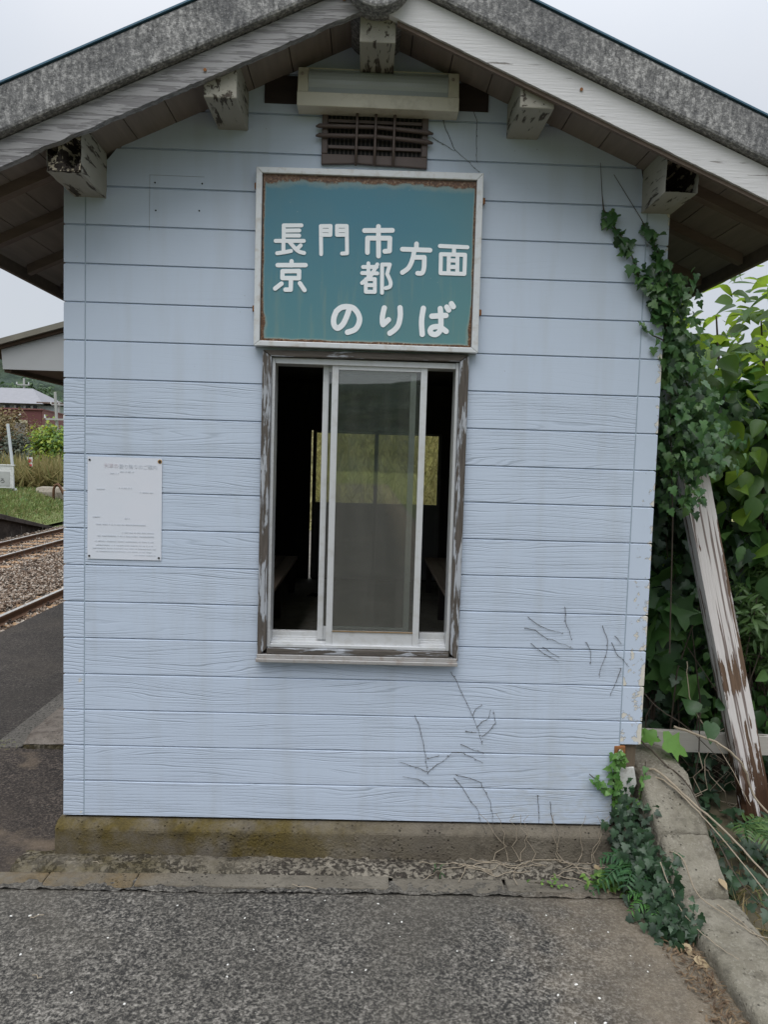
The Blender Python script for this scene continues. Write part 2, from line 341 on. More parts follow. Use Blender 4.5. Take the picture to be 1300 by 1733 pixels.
def mat_sign():
    m = NM('sign_enamel'); x, y, z = m.xyz(m.pos)
    n = m.noise(m.pos, 5, 5); lowg = m.math('ADD', m.step(z, 2.45, 2.0), m.math('MULTIPLY', m.step(x, 1.3, 1.65), .6))
    c = m.mix(m.math('MULTIPLY', lowg, .6, clamp=True), (.052, .172, .232), (.1, .225, .222))
    c = m.mix(m.math('MULTIPLY', m.step(n, .45, .75), .3), c, (.11, .19, .2))
    st = m.noise(m.vec(m.math('MULTIPLY', x, 26), 0.0, m.math('MULTIPLY', z, 2.6)), 1, 4)
    c = m.mix(m.math('MULTIPLY', m.math('MULTIPLY', m.step(st, .53, .75), m.step(z, 2.42, 2.2)), .38), c, (.24, .28, .2))
    sp = m.math('MULTIPLY', m.step(m.vor(m.pos, 33), .07, .03), m.step(m.noise(m.pos, 6, 2), .5, .6))
    c = m.mix(m.math('MULTIPLY', sp, .5), c, (.4, .42, .38))
    ex = m.math('MINIMUM', m.math('SUBTRACT', x, .796), m.math('SUBTRACT', 1.640, x))
    ez = m.math('MINIMUM', m.math('SUBTRACT', 2.640, z), m.math('SUBTRACT', z, 1.994))
    ex = m.math('MULTIPLY', ex, m.math('ADD', 1.0, m.math('MULTIPLY', m.step(z, 2.06, 2.16), 1.3)))
    ed = m.math('MINIMUM', ex, m.math('MULTIPLY', ez, m.math('ADD', .55, m.math('MULTIPLY', m.step(z, 2.3, 2.2), 1.2))))
    rn = m.noise(m.pos, 16, 6, .65); rb = m.noise(m.pos, 3.2, 2)
    wdt = m.math('MULTIPLY', m.math('MULTIPLY', rn, rb), .052)
    rust = m.step(m.math('SUBTRACT', wdt, ed), -.001, .0025)
    pale = m.step(m.math('SUBTRACT', wdt, ed), -.012, .0)
    c = m.mix(m.math('MULTIPLY', pale, .5), c, (.28, .3, .24))
    c = m.mix(rust, c, m.ramp(m.noise(m.pos, 130, 3, .7), [(.3, (.03, .015, .009)), (.55, (.13, .06, .025)), (.75, (.36, .3, .22))]))
    m.bsdf(c, .42, m.bump(m.math('ADD', m.math('MULTIPLY', rust, m.noise(m.pos, 150, 2)), m.math('MULTIPLY', n, .2)), .4, .003), .4); return m.m
SIGN = mat_sign()
G = -.15
ASPH = mat_asphalt('asphalt', (1.02, .975, .915), brown=.75); ASPH_L = mat_asphalt('dark_asphalt', (.62, .51, .45), .027, .2, tan=.45)
PLINTH = mat_concrete('plinth_concrete', (.085, .072, .056), (.165, .145, .115), .4, (.085, .062, .012), lambda m, x, y, z: m.math('ADD', m.math('MULTIPLY', m.step(x, 1.55, .9), .8), .08))
RUBBLE = mat_concrete('rubble_concrete', (.10, .087, .066), (.235, .21, .17), .5, (.08, .064, .028), lambda m, x, y, z: m.step(x, .9, .2), pebbles=True)
KERBSTRIP = mat_concrete('strip_concrete', (.10, .088, .07), (.165, .148, .12), .5, (.13, .09, .04), lambda m, x, y, z: m.math('MULTIPLY', m.step(x, .6, .3), .8))
KERB = mat_concrete('kerb_concrete', (.125, .11, .085), (.265, .245, .2), .9, (.09, .085, .05), lambda m, x, y, z: .25)
# ================================================================== ground
def grid_sheet(name, x0, x1, y0, y1, step, zf, mat, kind='structure'):
    nx = max(2, int(round((x1-x0)/step))+1); ny = max(2, int(round((y1-y0)/step))+1)
    xs = np.linspace(x0, x1, nx); ys = np.linspace(y0, y1, ny)
    V = np.array([(x, y, zf(x, y)) for y in ys for x in xs])
    I = np.arange(nx*ny).reshape(ny, nx)
    F = np.stack([I[:-1, :-1].ravel(), I[:-1, 1:].ravel(), I[1:, 1:].ravel(), I[1:, :-1].ravel()], 1)
    o = np_mesh(name, V, F, mat, smooth=True); o['kind'] = kind; return o
nz = lambda x, y, s, z=0: noise.noise(Vector((x*s, y*s, z)))
EARTH = mat_plain('earth', (.10, .085, .055), .95, .4, 3, .5, dirt=(.05, .06, .02))
GRASSGROUND = mat_plain('grassy_ground', (.09, .115, .03), .95, .4, 1.5, .5, dirt=(.16, .14, .07))
# base terrain to the horizon
def base_z(x, y):
    r = math.hypot(x, y); z = -.92
    if x < -8: z += .0
    return z
tv = MB().add([(-1500, -1500, -.92), (1500, -1500, -.92), (1500, 1500, -.92), (-1500, 1500, -.92)], [(0, 1, 2, 3)]).build('ground', GRASSGROUND); tv['kind'] = 'structure'
# the platform the shed stands on
pl = MB(); pl.box(-2.05, 2.62, -45, -.29, -1.0, G-.012); pl.box(-2.05, 2.62, .02, 40, -1.0, G-.012); pl.box(-2.05, 2.62, -.29, .02, -1.0, G-.03)
p = pl.build('platform', mat_concrete('platform_concrete', (.1, .09, .075), (.18, .165, .14), .4)); p['kind'] = 'structure'
def front_z(x, y):
    return G + .004*nz(x, y, 2.2) + .002*nz(x, y, 9) - (.012*max(0, (x-2.3)/.2) if x > 2.3 else 0)
grid_sheet('asphalt_paving', -2.05, 2.52, -6, -.285, .05, front_z, ASPH)
grid_sheet('asphalt_edge', -.3, 2.4, -.31, -.215, .009, lambda x, y: front_z(x, y)+.0015+.011*nz(x, y, 17, 8)+.007*nz(x, y, 45)+.0065-(y+.31)*.11, ASPH)
grid_sheet('asphalt_paving', -2.05, 2.52, -45, -6, .6, lambda x, y: G, ASPH)
def left_z(x, y): return G - .002 + .005*nz(x, y, 3, 5) + .003*nz(x, y, 14)
grid_sheet('asphalt_paving', -2.05, -.03, -.283, 1.09, .035, left_z, ASPH_L)
grid_sheet('asphalt_paving', -2.05, -.72, 1.14, 40, .25, lambda x, y: G+.003*nz(x, y, 3), mat_asphalt('old_asphalt', (.62, .55, .51), .024, .17))
# broken concrete strip and narrow edging in front of the plinth
def strip_z(x, y):
    e = min(1, max(0, (-.05-y)/.03))*min(1, max(0, (y+.185)/.02))
    return G + .004 + e*(.014*abs(nz(x, y, 14)) + .012*abs(nz(x, y, 38, 3)) + .006) + (.02 if y > -.07 else 0)*abs(nz(x, y, 20))
grid_sheet('rubble_strip', -.14, 2.42, -.19, -.03, .011, strip_z, RUBBLE)
eb = [(-.30, .02), (.024, .372), (.376, 1.37), (1.385, 1.83), (1.84, 2.2)]
for i, (a, b) in enumerate(eb):
    y0 = -.275 - .012*(i % 2); mbx = MB()
    mbx.box(a, b, y0, -.186, G-.05, G+.004+.003*((i*7) % 3))
    o = mbx.build('edging_strip', KERBSTRIP, bevel=.006); o['kind'] = 'structure'
# moss line, narrow concrete edge and a raised slab along the shed's side
o = MB().box(-.83, -.665, 1.1, 6.8, G-.05, G+.004).build('edging_strip', mat_asphalt('edge_mortar', (.85, .8, .74), .06, .14), bevel=.006); o['kind'] = 'structure'
sv = MB(); n = 26
def slab_z(x, y): return G + .055 - .045*max(0, 1-(y-1.1)/.13)**2 + .006*nz(x, y, 16)
grid_sheet('concrete_slab', -.655, -.0, 1.11, 6.8, .05, slab_z, mat_concrete('slab_concrete', (.085, .068, .056), (.2, .175, .15), .7, scale=9))
o = MB().box(-.655, 0, 1.108, 6.8, G-.05, G+.012).build('slab_edge', RUBBLE); o['kind'] = 'structure'

# ================================================================== the shed
ZR = 3.135
def zb(x): return ZR-.461*(1.21-x) if x < 1.21 else ZR-.42*(x-1.21)
shed = thing('waiting_shed', (1.218, 0, G), 'pale blue clapboard waiting shed with a gabled roof, facing the viewer', 'shed')
prof = [(.008, 0), (0, .0005), (0, .1440), (.0075, .1495), (.008, .152)]
def quadx(mb, x0a, x1a, x0b, x1b, y0, z0, y1, z1):
    if x1a-x0a < .002 and x1b-x0b < .002: return
    mb.add([(x0a, y0, z0), (x1a, y0, z0), (x1b, y1, z1), (x0b, y1, z1)], [(0, 1, 2, 3)])
def lim(z, zm):
    l = max(.0885, 1.21-(ZR+.055-z)/.461); r = min(2.3415, 1.21+(ZR+.055-z)/.42)
    if zm < .335: r = min(r, 2.326+.004*math.sin(z*40))
    return l, r
mb = MB(); cuts = [.69, 1.955, .335]
for i in range(21):
    for (ya, za), (yb, zb_) in zip(prof[:-1], prof[1:]):
        z0, z1 = i*.152+za, i*.152+zb_
        zs = [z0]+[c for c in cuts if z0 < c < z1]+[z1]
        for a, b in zip(zs[:-1], zs[1:]):
            ta, tb = ((a-z0)/(z1-z0), (b-z0)/(z1-z0)) if z1 > z0 else (0, 1)
            y0, y1 = ya+(yb-ya)*ta, ya+(yb-ya)*tb; zm = (a+b)/2
            la, ra = lim(a, zm); lb, rb = lim(b, zm)
            if .69 < zm < 1.955:
                quadx(mb, la, .812, lb, .812, y0, a, y1, b); quadx(mb, 1.632, ra, 1.632, rb, y0, a, y1, b)
            else: quadx(mb, la, ra, lb, rb, y0, a, y1, b)
mb.build('front_siding', SIDING, shed)
def corner(right):
    mb = MB()
    for i in range(17):
        for (ya, za), (yb, zb_) in zip(prof[:-1], prof[1:]):
            z0, z1 = i*.152+za, i*.152+zb_
            if right:
                if z1 <= .355: continue
                z0 = max(z0, .355)
            xo = (lambda o: 2.436-o) if right else (lambda o: o)
            xs = 2.3465 if right else .0835
            P = [[(xs, o, z), (xo(o), o, z), (xo(o), .13, z)] for o, z in ((ya, z0), (yb, z1))]
            f = [(0, 1, 4, 3), (1, 2, 5, 4)]
            mb.add(P[0]+P[1], f if right else [q[::-1] for q in f])
    if right: mb.box(2.347, 2.430, .001, .012, .353, .3555)
    o = mb.build('corner_trim', CORNER, shed); return o
corner(False); corner(True)['label'] = 'chipped right corner trim broken off near the bottom'
MB().box(.0825, .0895, .0015, .012, 0, 2.57).build('seam_caulk', SEAM, shed); MB().box(2.3405, 2.3475, .0015, .012, .34, 2.62).build('seam_caulk', SEAM, shed)
# walls behind
MB().box(.012, .09, .131, .6, 0, 2.62).box(.012, .09, 4.6, 6.24, 0, 2.62).box(.012, .09, .6, 4.6, 0, .9).box(.012, .09, .6, 4.6, 2.2, 2.62).build('side_wall', SIDING, shed)
sw_ = MB().box(.0, .101, .6, .645, .9, 2.2).box(.0, .101, 4.555, 4.6, .9, 2.2).box(.0, .101, .6455, 4.5545, .9, .945).box(.0, .101, .6455, 4.5545, 2.155, 2.2).build('added_light_window', ALU, shed)  # unseen window, added to let daylight into the dark interior
MB().box(.043, .046, 3.3, 4.5545, .9455, 2.1545).build('pane', GLASS, sw_)  # glazes only part of the added window, the rest stays open
MB().box(2.346, 2.424, .131, 6.24, 0, 2.62).build('side_wall', SIDING, shed)
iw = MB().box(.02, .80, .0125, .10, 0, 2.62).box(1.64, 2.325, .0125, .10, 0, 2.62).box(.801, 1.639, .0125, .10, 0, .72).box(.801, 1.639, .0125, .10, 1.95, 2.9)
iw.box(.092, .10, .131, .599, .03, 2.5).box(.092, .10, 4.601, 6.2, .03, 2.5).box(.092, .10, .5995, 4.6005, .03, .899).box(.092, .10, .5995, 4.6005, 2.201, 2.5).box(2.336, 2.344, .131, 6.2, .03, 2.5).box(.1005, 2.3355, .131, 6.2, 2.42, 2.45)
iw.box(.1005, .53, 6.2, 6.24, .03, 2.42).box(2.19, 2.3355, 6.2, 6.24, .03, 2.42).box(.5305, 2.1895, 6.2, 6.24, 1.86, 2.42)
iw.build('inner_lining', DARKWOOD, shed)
MB().box(.012, .53, 6.2405, 6.33, 0, 2.62).box(2.19, 2.424, 6.2405, 6.33, 0, 2.62).box(.5305, 2.1895, 6.2405, 6.33, 1.86, 2.62).prism([(.05, 2.621), (2.39, 2.621), (1.21, 3.16)], 1, 6.25, 6.33).build('back_wall', SIDING, shed)
MB().box(.1005, 2.3355, .1005, 6.24, -.05, .03).build('floor_slab', mat_concrete('shed_floor', (.22, .205, .17), (.33, .31, .26), .2), shed)
# exposed sill timber where the corner trim has gone
MB().box(2.352, 2.424, .02, .13, -.005, .3525).build('corner_post', mat_wood('bare_post', (.13, .10, .07), (40, 40, 3)), shed, bevel=.004)
cp = MB(); cp.prism([(2.3275, .262), (2.338, .27), (2.352, .245), (2.415, .252), (2.43, .18), (2.40, .12), (2.352, .1), (2.346, .14)], 1, .004, .016)
cp.build('broken_corner_board', mat_plain('chipped_board', (.5, .5, .47), .6, .15, 20, dirt=(.25, .22, .18)), shed, bevel=.002)
b_ = MB().box(2.322, 2.372, -.004, .016, .293, .347).build('rusty_plate', RUST, shed, bevel=.006)
MB().disc((2.347, -.004, .322), (0, -1, 0), .011, .012, 10).build('bolt', mat_plain('bolt', (.5, .47, .43), .5, .2), b_, bevel=.002)
# plinth
MB().prism([(-.052, G-.05), (-.05, -.035), (-.022, -.0105), (.11, -.0105), (.11, G-.05)], 0, -.02, 2.40).build('plinth', PLINTH, shed, bevel=.012, seg=3)
MB().box(-.02, .09, .111, 6.33, G-.05, -.012).box(2.34, 2.43, .111, 6.33, G-.05, -.012).build('plinth', PLINTH, shed)
# ---- roof
def slope_prism(mb, xa, xb_, lo, hi, y0, y1):
    mb.prism([(xa, zb(xa)+lo), (xb_, zb(xb_)+lo), (xb_, zb(xb_)+hi), (xa, zb(xa)+hi)], 1, y0, y1)
EL, ER = -.47, 2.90
for side in (0, 1):
    s = MB(); a, b = (EL, 1.208) if side == 0 else (1.212, ER)
    w = .155; k = int((b-a)/w)+1
    for i in range(k):
        xa, xc = a+(b-a)*i/k, a+(b-a)*(i+1)/k-.004
        slope_prism(s, xa, xc, .055, .068, -.279, 6.6)
    s.build('soffit', SOFFIT, shed)
    s = MB(); slope_prism(s, a, b, .0685, .265, -.19, 6.6); s.build('roof_deck', DARKWOOD, shed)
    s = MB(); slope_prism(s, a-.03 if side == 0 else a, b if side == 0 else b+.03, .2655, .272, -.351, 6.65); s.build('roof_sheet', ROOFBLUE, shed)
    for y in (-.09, .28, .70, 1.12, 1.54, 1.96, 2.4, 2.9, 3.4, 3.9, 4.4, 4.9, 5.4, 5.9, 6.4):
        r = MB()
        if side == 0: slope_prism(r, EL+.02, .011 if y > 0 else -.001, .012, .0545, y, y+.045)
        else: slope_prism(r, 2.425 if y > 0 else 2.445, ER-.02, .012, .0545, y, y+.045)
        r.build('rafter', RAFTER, shed)
    f = MB()
    if side == 0: f.box(EL-.022, EL-.002, -.28, 6.6, zb(EL)-.0, zb(EL)+.2)
    else: f.box(ER+.002, ER+.022, -.28, 6.6, zb(ER)-.0, zb(ER)+.2)
    f.build('eave_fascia', RAFTER, shed)
def rough_prism(poly_lo, poly_hi, a, b, y0, y1, steps, jig, seed):
    """a board following the slope whose lower edge is worn"""
    V = []; F = []
    for i in range(steps+1):
        x = a+(b-a)*i/steps; j = jig*abs(noise.noise(Vector((x*9, seed, 0)))) + jig*.6*abs(noise.noise(Vector((x*31, seed, 4))))
        zl, zh = zb(x)+poly_lo+j, zb(x)+poly_hi
        V += [(x, y0, zl), (x, y0, zh), (x, y1, zh), (x, y1, zl)]
    for i in range(steps):
        o = i*4; F += [(o, o+4, o+5, o+1), (o+1, o+5, o+6, o+2), (o+3, o+2, o+6, o+7), (o, o+3, o+7, o+4)]
    F += [(0, 1, 2, 3), (steps*4+3, steps*4+2, steps*4+1, steps*4)]
    return MB().add(V, F)
rough_prism(0, .094, EL-.02, 1.206, -.312, -.281, 160, .012, 1).build('bargeboard', BARGE_GREY, shed)['label'] = 'bare grey weathered bargeboard with a worn lower edge'
rough_prism(0, .112, 1.214, ER+.02, -.312, -.281, 160, .003, 2).build('bargeboard', BARGE_WHITE, shed)['label'] = 'bargeboard still painted white'
s = MB(); slope_prism(s, 1.30, ER, -.014, .0, -.3, -.284); s.build('barge_batten', RAFTER, shed)
s = MB(); slope_prism(s, EL-.02, 1.208, .099, .265, -.346, -.2); s.build('verge_tile', VERGE, shed, bevel=.012)
s = MB(); slope_prism(s, 1.212, ER+.02, .117, .265, -.346, -.2); s.build('verge_tile', VERGE, shed, bevel=.012)
s = MB(); s.tube([(1.227, -.372, ZR+.09), (1.227, 6.66, ZR+.09)], .122, 40); s.build('ridge_tile', VERGE, shed, bevel=.01)
for (px, pz) in ((1.108, ZR+.02), (.62, zb(.62)+.03), (1.97, zb(1.97)+.065)): MB().disc((px, -.314, pz), (0, -1, 0), .006, .003, 8).build('nail_head', RUST, shed)
MB().box(.79, 1.68, -.006, -.0005, 2.925, 3.03).build('backing_board', BROWNBOARD, shed)
pur = [(.045, .169, 2.535, 1), (.608, .727, 2.815, 0), (1.166, 1.296, 3.03, 0), (1.757, 1.883, 2.825, 0), (2.318, 2.440, 2.556, 2)]
for (a, b, z0, rot) in pur:
    poly = [(a, z0), (b, z0), (b, zb(b)+.052), (a, zb(a)+.052)]
    if a < 1.21 < b: poly = [(a, z0), (b, z0), (b, zb(b)+.052), (1.21, ZR+.052), (a, zb(a)+.052)]
    if not rot:
        MB().prism(poly, 1, -.279, .0).build('purlin', PURLIN, shed, bevel=.004)
        continue
    # open-ended prism whose end grain has rotted away
    N = 22; V = []; F = []
    def edge(u, v, y):   # u across, v up
        x = a+(b-a)*u; return (x, y, z0+(zb(x)+.052-z0)*v)
    ys = np.linspace(0, -.279, 12); ring = [(i/8, 0) for i in range(8)]+[(1, i/8) for i in range(8)]+[(1-i/8, 1) for i in range(8)]+[(0, 1-i/8) for i in range(8)]
    for y in ys:
        for (u, v) in ring:
            yy = y
            if y == ys[-1]:
                q = noise.noise(Vector((u*4+rot*9, v*4, 1)))
                yy = y + max(0, (.05 if rot == 2 else .02)*(q+.3) + ((.06*(1-v) if rot == 2 else 0)))
            p_ = edge(u, v, yy); k = .0025*noise.noise(Vector((p_[0]*50, p_[1]*14, p_[2]*50)))
            V.append((p_[0]+k, p_[1], p_[2]+k))
    m_ = len(ring)
    for i in range(len(ys)-1):
        for j in range(m_): F.append((i*m_+j, i*m_+(j+1) % m_, (i+1)*m_+(j+1) % m_, (i+1)*m_+j))
    po = MB().add(V, F).build('purlin', PURLIN, shed); po['label'] = 'purlin end with a dark rotted hollow'
    V = []; F = []
    for i in range(N+1):
        for j in range(N+1):
            u, v = .02+.96*i/N, .02+.96*j/N
            if rot == 2: h = max(0, 1-(((u-.52)/.44)**2+((v-.40)/.44)**2)); dep = .02+.16*h**.5+.05*(1-v)
            else: h = max(max(0, 1-(((u-.17)/.13)**2+((v-.62)/.16)**2)), max(0, 1-(((u-.72)/.25)**2+((v-.42)/.32)**2))); dep = .002+.06*min(1, h*2.0)
            dep += (.02 if rot == 2 else .006)*abs(noise.noise(Vector((u*9, v*9, rot)))) + .008*abs(noise.noise(Vector((u*25, v*25, rot))))
            p_ = edge(u, v, -.279); V.append((p_[0], -.276+dep, p_[2]))
    F = [(i*(N+1)+j, (i+1)*(N+1)+j, (i+1)*(N+1)+j+1, i*(N+1)+j+1) for i in range(N) for j in range(N)]
    MB().add(V, F).build('rotten_end', ROT, po)
# old screw holes and the outline of a sign that was taken down
for (x, z) in ((.36, 2.602), (.547, 2.605), (.364, 2.494), (.537, 2.499)): MB().disc((x, .0005, z), (0, -1, 0), .0035, .0015, 8).build('screw_hole', BLACK, shed)
gs = MB().box(.3385, .3400, -.0006, .002, 2.415, 2.6305).box(.3385, .556, -.0006, .002, 2.6306, 2.632)
gs.build('sign_ghost_outline', mat_plain('dirt_line', (.19, .21, .24), .8, .4, 60), shed)

# ---- front window
win = MB().prism([(.803, .70), (.840, .735), (.840, 1.930), (.803, 1.955)], 1, -.026, .06).build('window', WFRAME, shed, bevel=.003)
MB().prism([(1.602, .735), (1.639, .70), (1.639, 1.963), (1.602, 1.934)], 1, -.026, .06).build('jamb', WFRAME, win, bevel=.003)
MB().prism([(.8035, 1.956), (.8405, 1.931), (1.6015, 1.935), (1.6385, 1.964)], 1, -.028, .06).build('frame_rail', WFRAME_H, win, bevel=.003)
MB().prism([(.842, .714), (1.600, .714), (1.600, .737), (.842, .737)], 1, -.024, .06).build('frame_rail', WFRAME_H, win, bevel=.003)
MB().box(.800, 1.636, -.042, .0, .691, .698).box(.800, 1.636, -.044, -.039, .683, .698).box(.803, 1.634, -.03, .0, .6985, .713).build('sill_flashing', mat_plain('sill_flashing', (.42, .41, .4), .35, .12, 14, .1, .5, dirt=(.25, .17, .12)), win, bevel=.002)
al = MB().box(.8405, .853, -.006, .1, .739, 1.929).box(1.589, 1.6015, -.006, .1, .739, 1.933).box(.8535, 1.5885, -.004, .1, 1.907, 1.930)
al.box(.8535, 1.5885, -.006, .03, .739, .752).box(.8535, 1.5885, .0305, .05, .739, .758).box(.8535, 1.5885, .0505, .1, .739, .764)
al.box(.8535, 1.5885, .018, .022, .752, .7585).box(.8535, 1.5885, .058, .062, .764, .772).box(.8535, 1.048, .064, .09, .7645, .792).box(1.48, 1.5885, .064, .09, .7645, .797)
al.build('aluminium_frame', ALU, win, bevel=.0012)
def sash(x0, x1, z0, z1, y0, sw, tr, br):
    s = MB().box(x0, x0+sw, y0, y0+.024, z0, z1).box(x1-sw, x1, y0, y0+.024, z0, z1)
    s.box(x0+sw+.0004, x1-sw-.0004, y0+.002, y0+.022, z1-tr, z1).box(x0+sw+.0004, x1-sw-.0004, y0+.002, y0+.022, z0, z0+br)
    s.box(x0+sw*.78, x0+sw*.82, y0-.0008, y0+.001, z0+.001, z1-.001)
    o = s.build('sash', ALU, win, bevel=.0015)
    g = MB().box(x0+sw-.004, x1-sw+.004, y0+.010, y0+.013, z0+br-.004, z1-tr+.004); o2 = g.build('pane', GLASS, win)
    return o
sash(1.084, 1.4735, .752, 1.9165, .006, .026, .026, .058)
sash(1.046, 1.432, .765, 1.912, .04, .024, .03, .055)
MB().box(1.111, 1.448, .0035, .0075, .807, .8115).build('glazing_bead', mat_plain('perished_bead', (.2, .13, .06), .8, .4, 30), win)
# ---- sliding back doors
dr = MB(); y0 = 6.205
bd = MB().box(.528, .562, y0-.02, y0+.03, .03, 1.84).box(2.145, 2.192, y0-.02, y0+.006, .03, 1.84).box(.528, 2.192, y0-.02, y0+.006, 1.8405, 1.88).box(.60, 2.192, y0-.012, y0+.006, .0305, .045).build('door_frame', DARKWOOD, shed)
DOORGREY = mat_plain('grey_door_panel', (.2, .2, .185), .55, .2, 5, .1)
for (a, b, yy) in ((.582, 1.375, 6.212), (1.335, 2.156, 6.236)):
    o = MB().box(a, a+.045, yy, yy+.02, .035, 1.855).box(b-.045, b, yy, yy+.02, .035, 1.855).box(a+.0455, b-.0455, yy+.001, yy+.019, 1.815, 1.855).box(a+.0455, b-.0455, yy+.001, yy+.019, .90, .975).box(a+.0455, b-.0455, yy+.006, yy+.014, .036, .9).build('sliding_door', DOORGREY, shed, bevel=.002)
    MB().box(a+.046, b-.046, yy+.009, yy+.012, .9755, 1.8145).build('pane', BACKGLASS, o)
# ---- benches inside
BENCH = mat_wood('bench_wood', (.3, .23, .18), (30, 2.5, 30), .7, .4)
def bench(x0, x1, y0, y1, label):
    t = thing('bench', ((x0+x1)/2, y0, .03), label, 'bench', 'benches inside the shed')
    s = MB(); w = (x1-x0)/3
    for i in range(3): s.box(x0+i*w, x0+(i+1)*w-.006, y0, y1, .38, .41)
    s.build('seat', BENCH, t, bevel=.003)
    for yy in np.linspace(y0+.15, y1-.2, 4):
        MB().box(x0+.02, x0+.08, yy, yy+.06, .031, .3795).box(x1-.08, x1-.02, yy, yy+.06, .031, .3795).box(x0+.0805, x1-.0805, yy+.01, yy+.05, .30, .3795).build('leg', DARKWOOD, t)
bench(.105, .50, 1.0, 5.4, 'dark plank bench along the left wall inside the shed')
bench(1.93, 2.33, .9, 5.6, 'dark plank bench along the right wall inside the shed')
# a scrap of litter on the floor
tag(MB().tube([(.64, 5.0, .036), (.70, 5.05, .05), (.77, 5.02, .037), (.72, 4.98, .04)], [.004, .02, .016, .004], 6).build('crumpled_litter', BLACK), 'small dark scrap of litter on the floor inside the shed', 'litter')

# ================================================================== things on the wall
lamp = thing('wall_lamp', (1.24, 0, 2.95), 'cream strip light with a frosted cover under the gable peak', 'lamp')
MB().box(.93, 1.549, -.05, -.0065, 2.93, 3.045).build('back_plate', CREAM, lamp)
MB().prism([(-.0068, 2.885), (-.088, 2.885), (-.09, 2.937), (-.0068, 2.937)], 0, .9255, 1.554).build('lower_housing', CREAM, lamp, bevel=.003)
for (a, b) in ((.9265, .968), (1.5105, 1.553)):
    o = MB().prism([(-.0068, 2.9375), (-.088, 2.9375), (-.07, 3.035), (-.0068, 3.052)], 0, a, b).build('end_cap', CREAM, lamp, bevel=.003)
    MB().disc(((a+b)/2-.003, -.0775, 3.008), (0, -1, .12), .006, .004, 10).build('screw', mat_plain('screw', (.25, .22, .19), .5, .2), o)
dv = [(-.0505, 2.9378), (-.082, 2.9378)]+[(-.05-.034*math.cos(t)*1.0, 2.985+.047*math.sin(t)) for t in np.linspace(-.6, 1.57, 8)]+[(-.0505, 3.04)]
MB().prism(dv, 0, .9685, 1.510).build('diffuser', DIFFUSER, lamp, smooth=False, bevel=.002)

vent = thing('vent_grille', (1.23, 0, 2.8), 'brown plastic vent grille with bent bars above the green sign', 'vent')
vf = MB().box(1.02, 1.044, -.016, -.0008, 2.735, 2.925).box(1.418, 1.442, -.016, -.0008, 2.735, 2.925).box(1.0445, 1.4175, -.016, -.0008, 2.893, 2.925)
vf.prism([(1.02, 2.6925), (1.16, 2.700), (1.24, 2.697), (1.34, 2.695), (1.442, 2.691), (1.442, 2.7345), (1.02, 2.7345)], 1, -.018, -.0008)
vf.build('frame', VENTBROWN, vent, bevel=.004)
MB().box(1.0445, 1.4175, -.003, -.0008, 2.735, 2.893).build('backing', BLACK, vent)
ms = MB()
for x in np.arange(1.056, 1.417, .017): ms.box(x, x+.004, -.0055, -.0032, 2.7355, 2.8925)
ms.build('insect_mesh', mat_plain('vent_mesh', (.045, .035, .03), .6, .2), vent)
for z in (2.762, 2.862):
    MB().box(1.0448, 1.4172, -.017, -.006, z-.006, z+.007).build('bar', VENTBROWN, vent, bevel=.002)
for z, k in ((2.833, .0), (2.797, .002)):
    MB().tube([(.996, -.022, z+.002), (1.01, -.024, z+.004), (1.1, -.026, z+.004), (1.23, -.026, z+.006), (1.34, -.026, z), (1.44, -.024, z-.006), (1.462, -.022, z-.009)], [.003, .009, .0085, .008, .0085, .0095, .004], 10).build('bar', VENTBROWN, vent, smooth=True)
for x in (1.158, 1.232, 1.306):
    MB().tube([(x+.002, -.034, 2.915), (x+.001, -.036, 2.85), (x, -.036, 2.76), (x, -.03, 2.688)], [.0055]*4, 10).build('upright', VENTBROWN, vent, smooth=True)

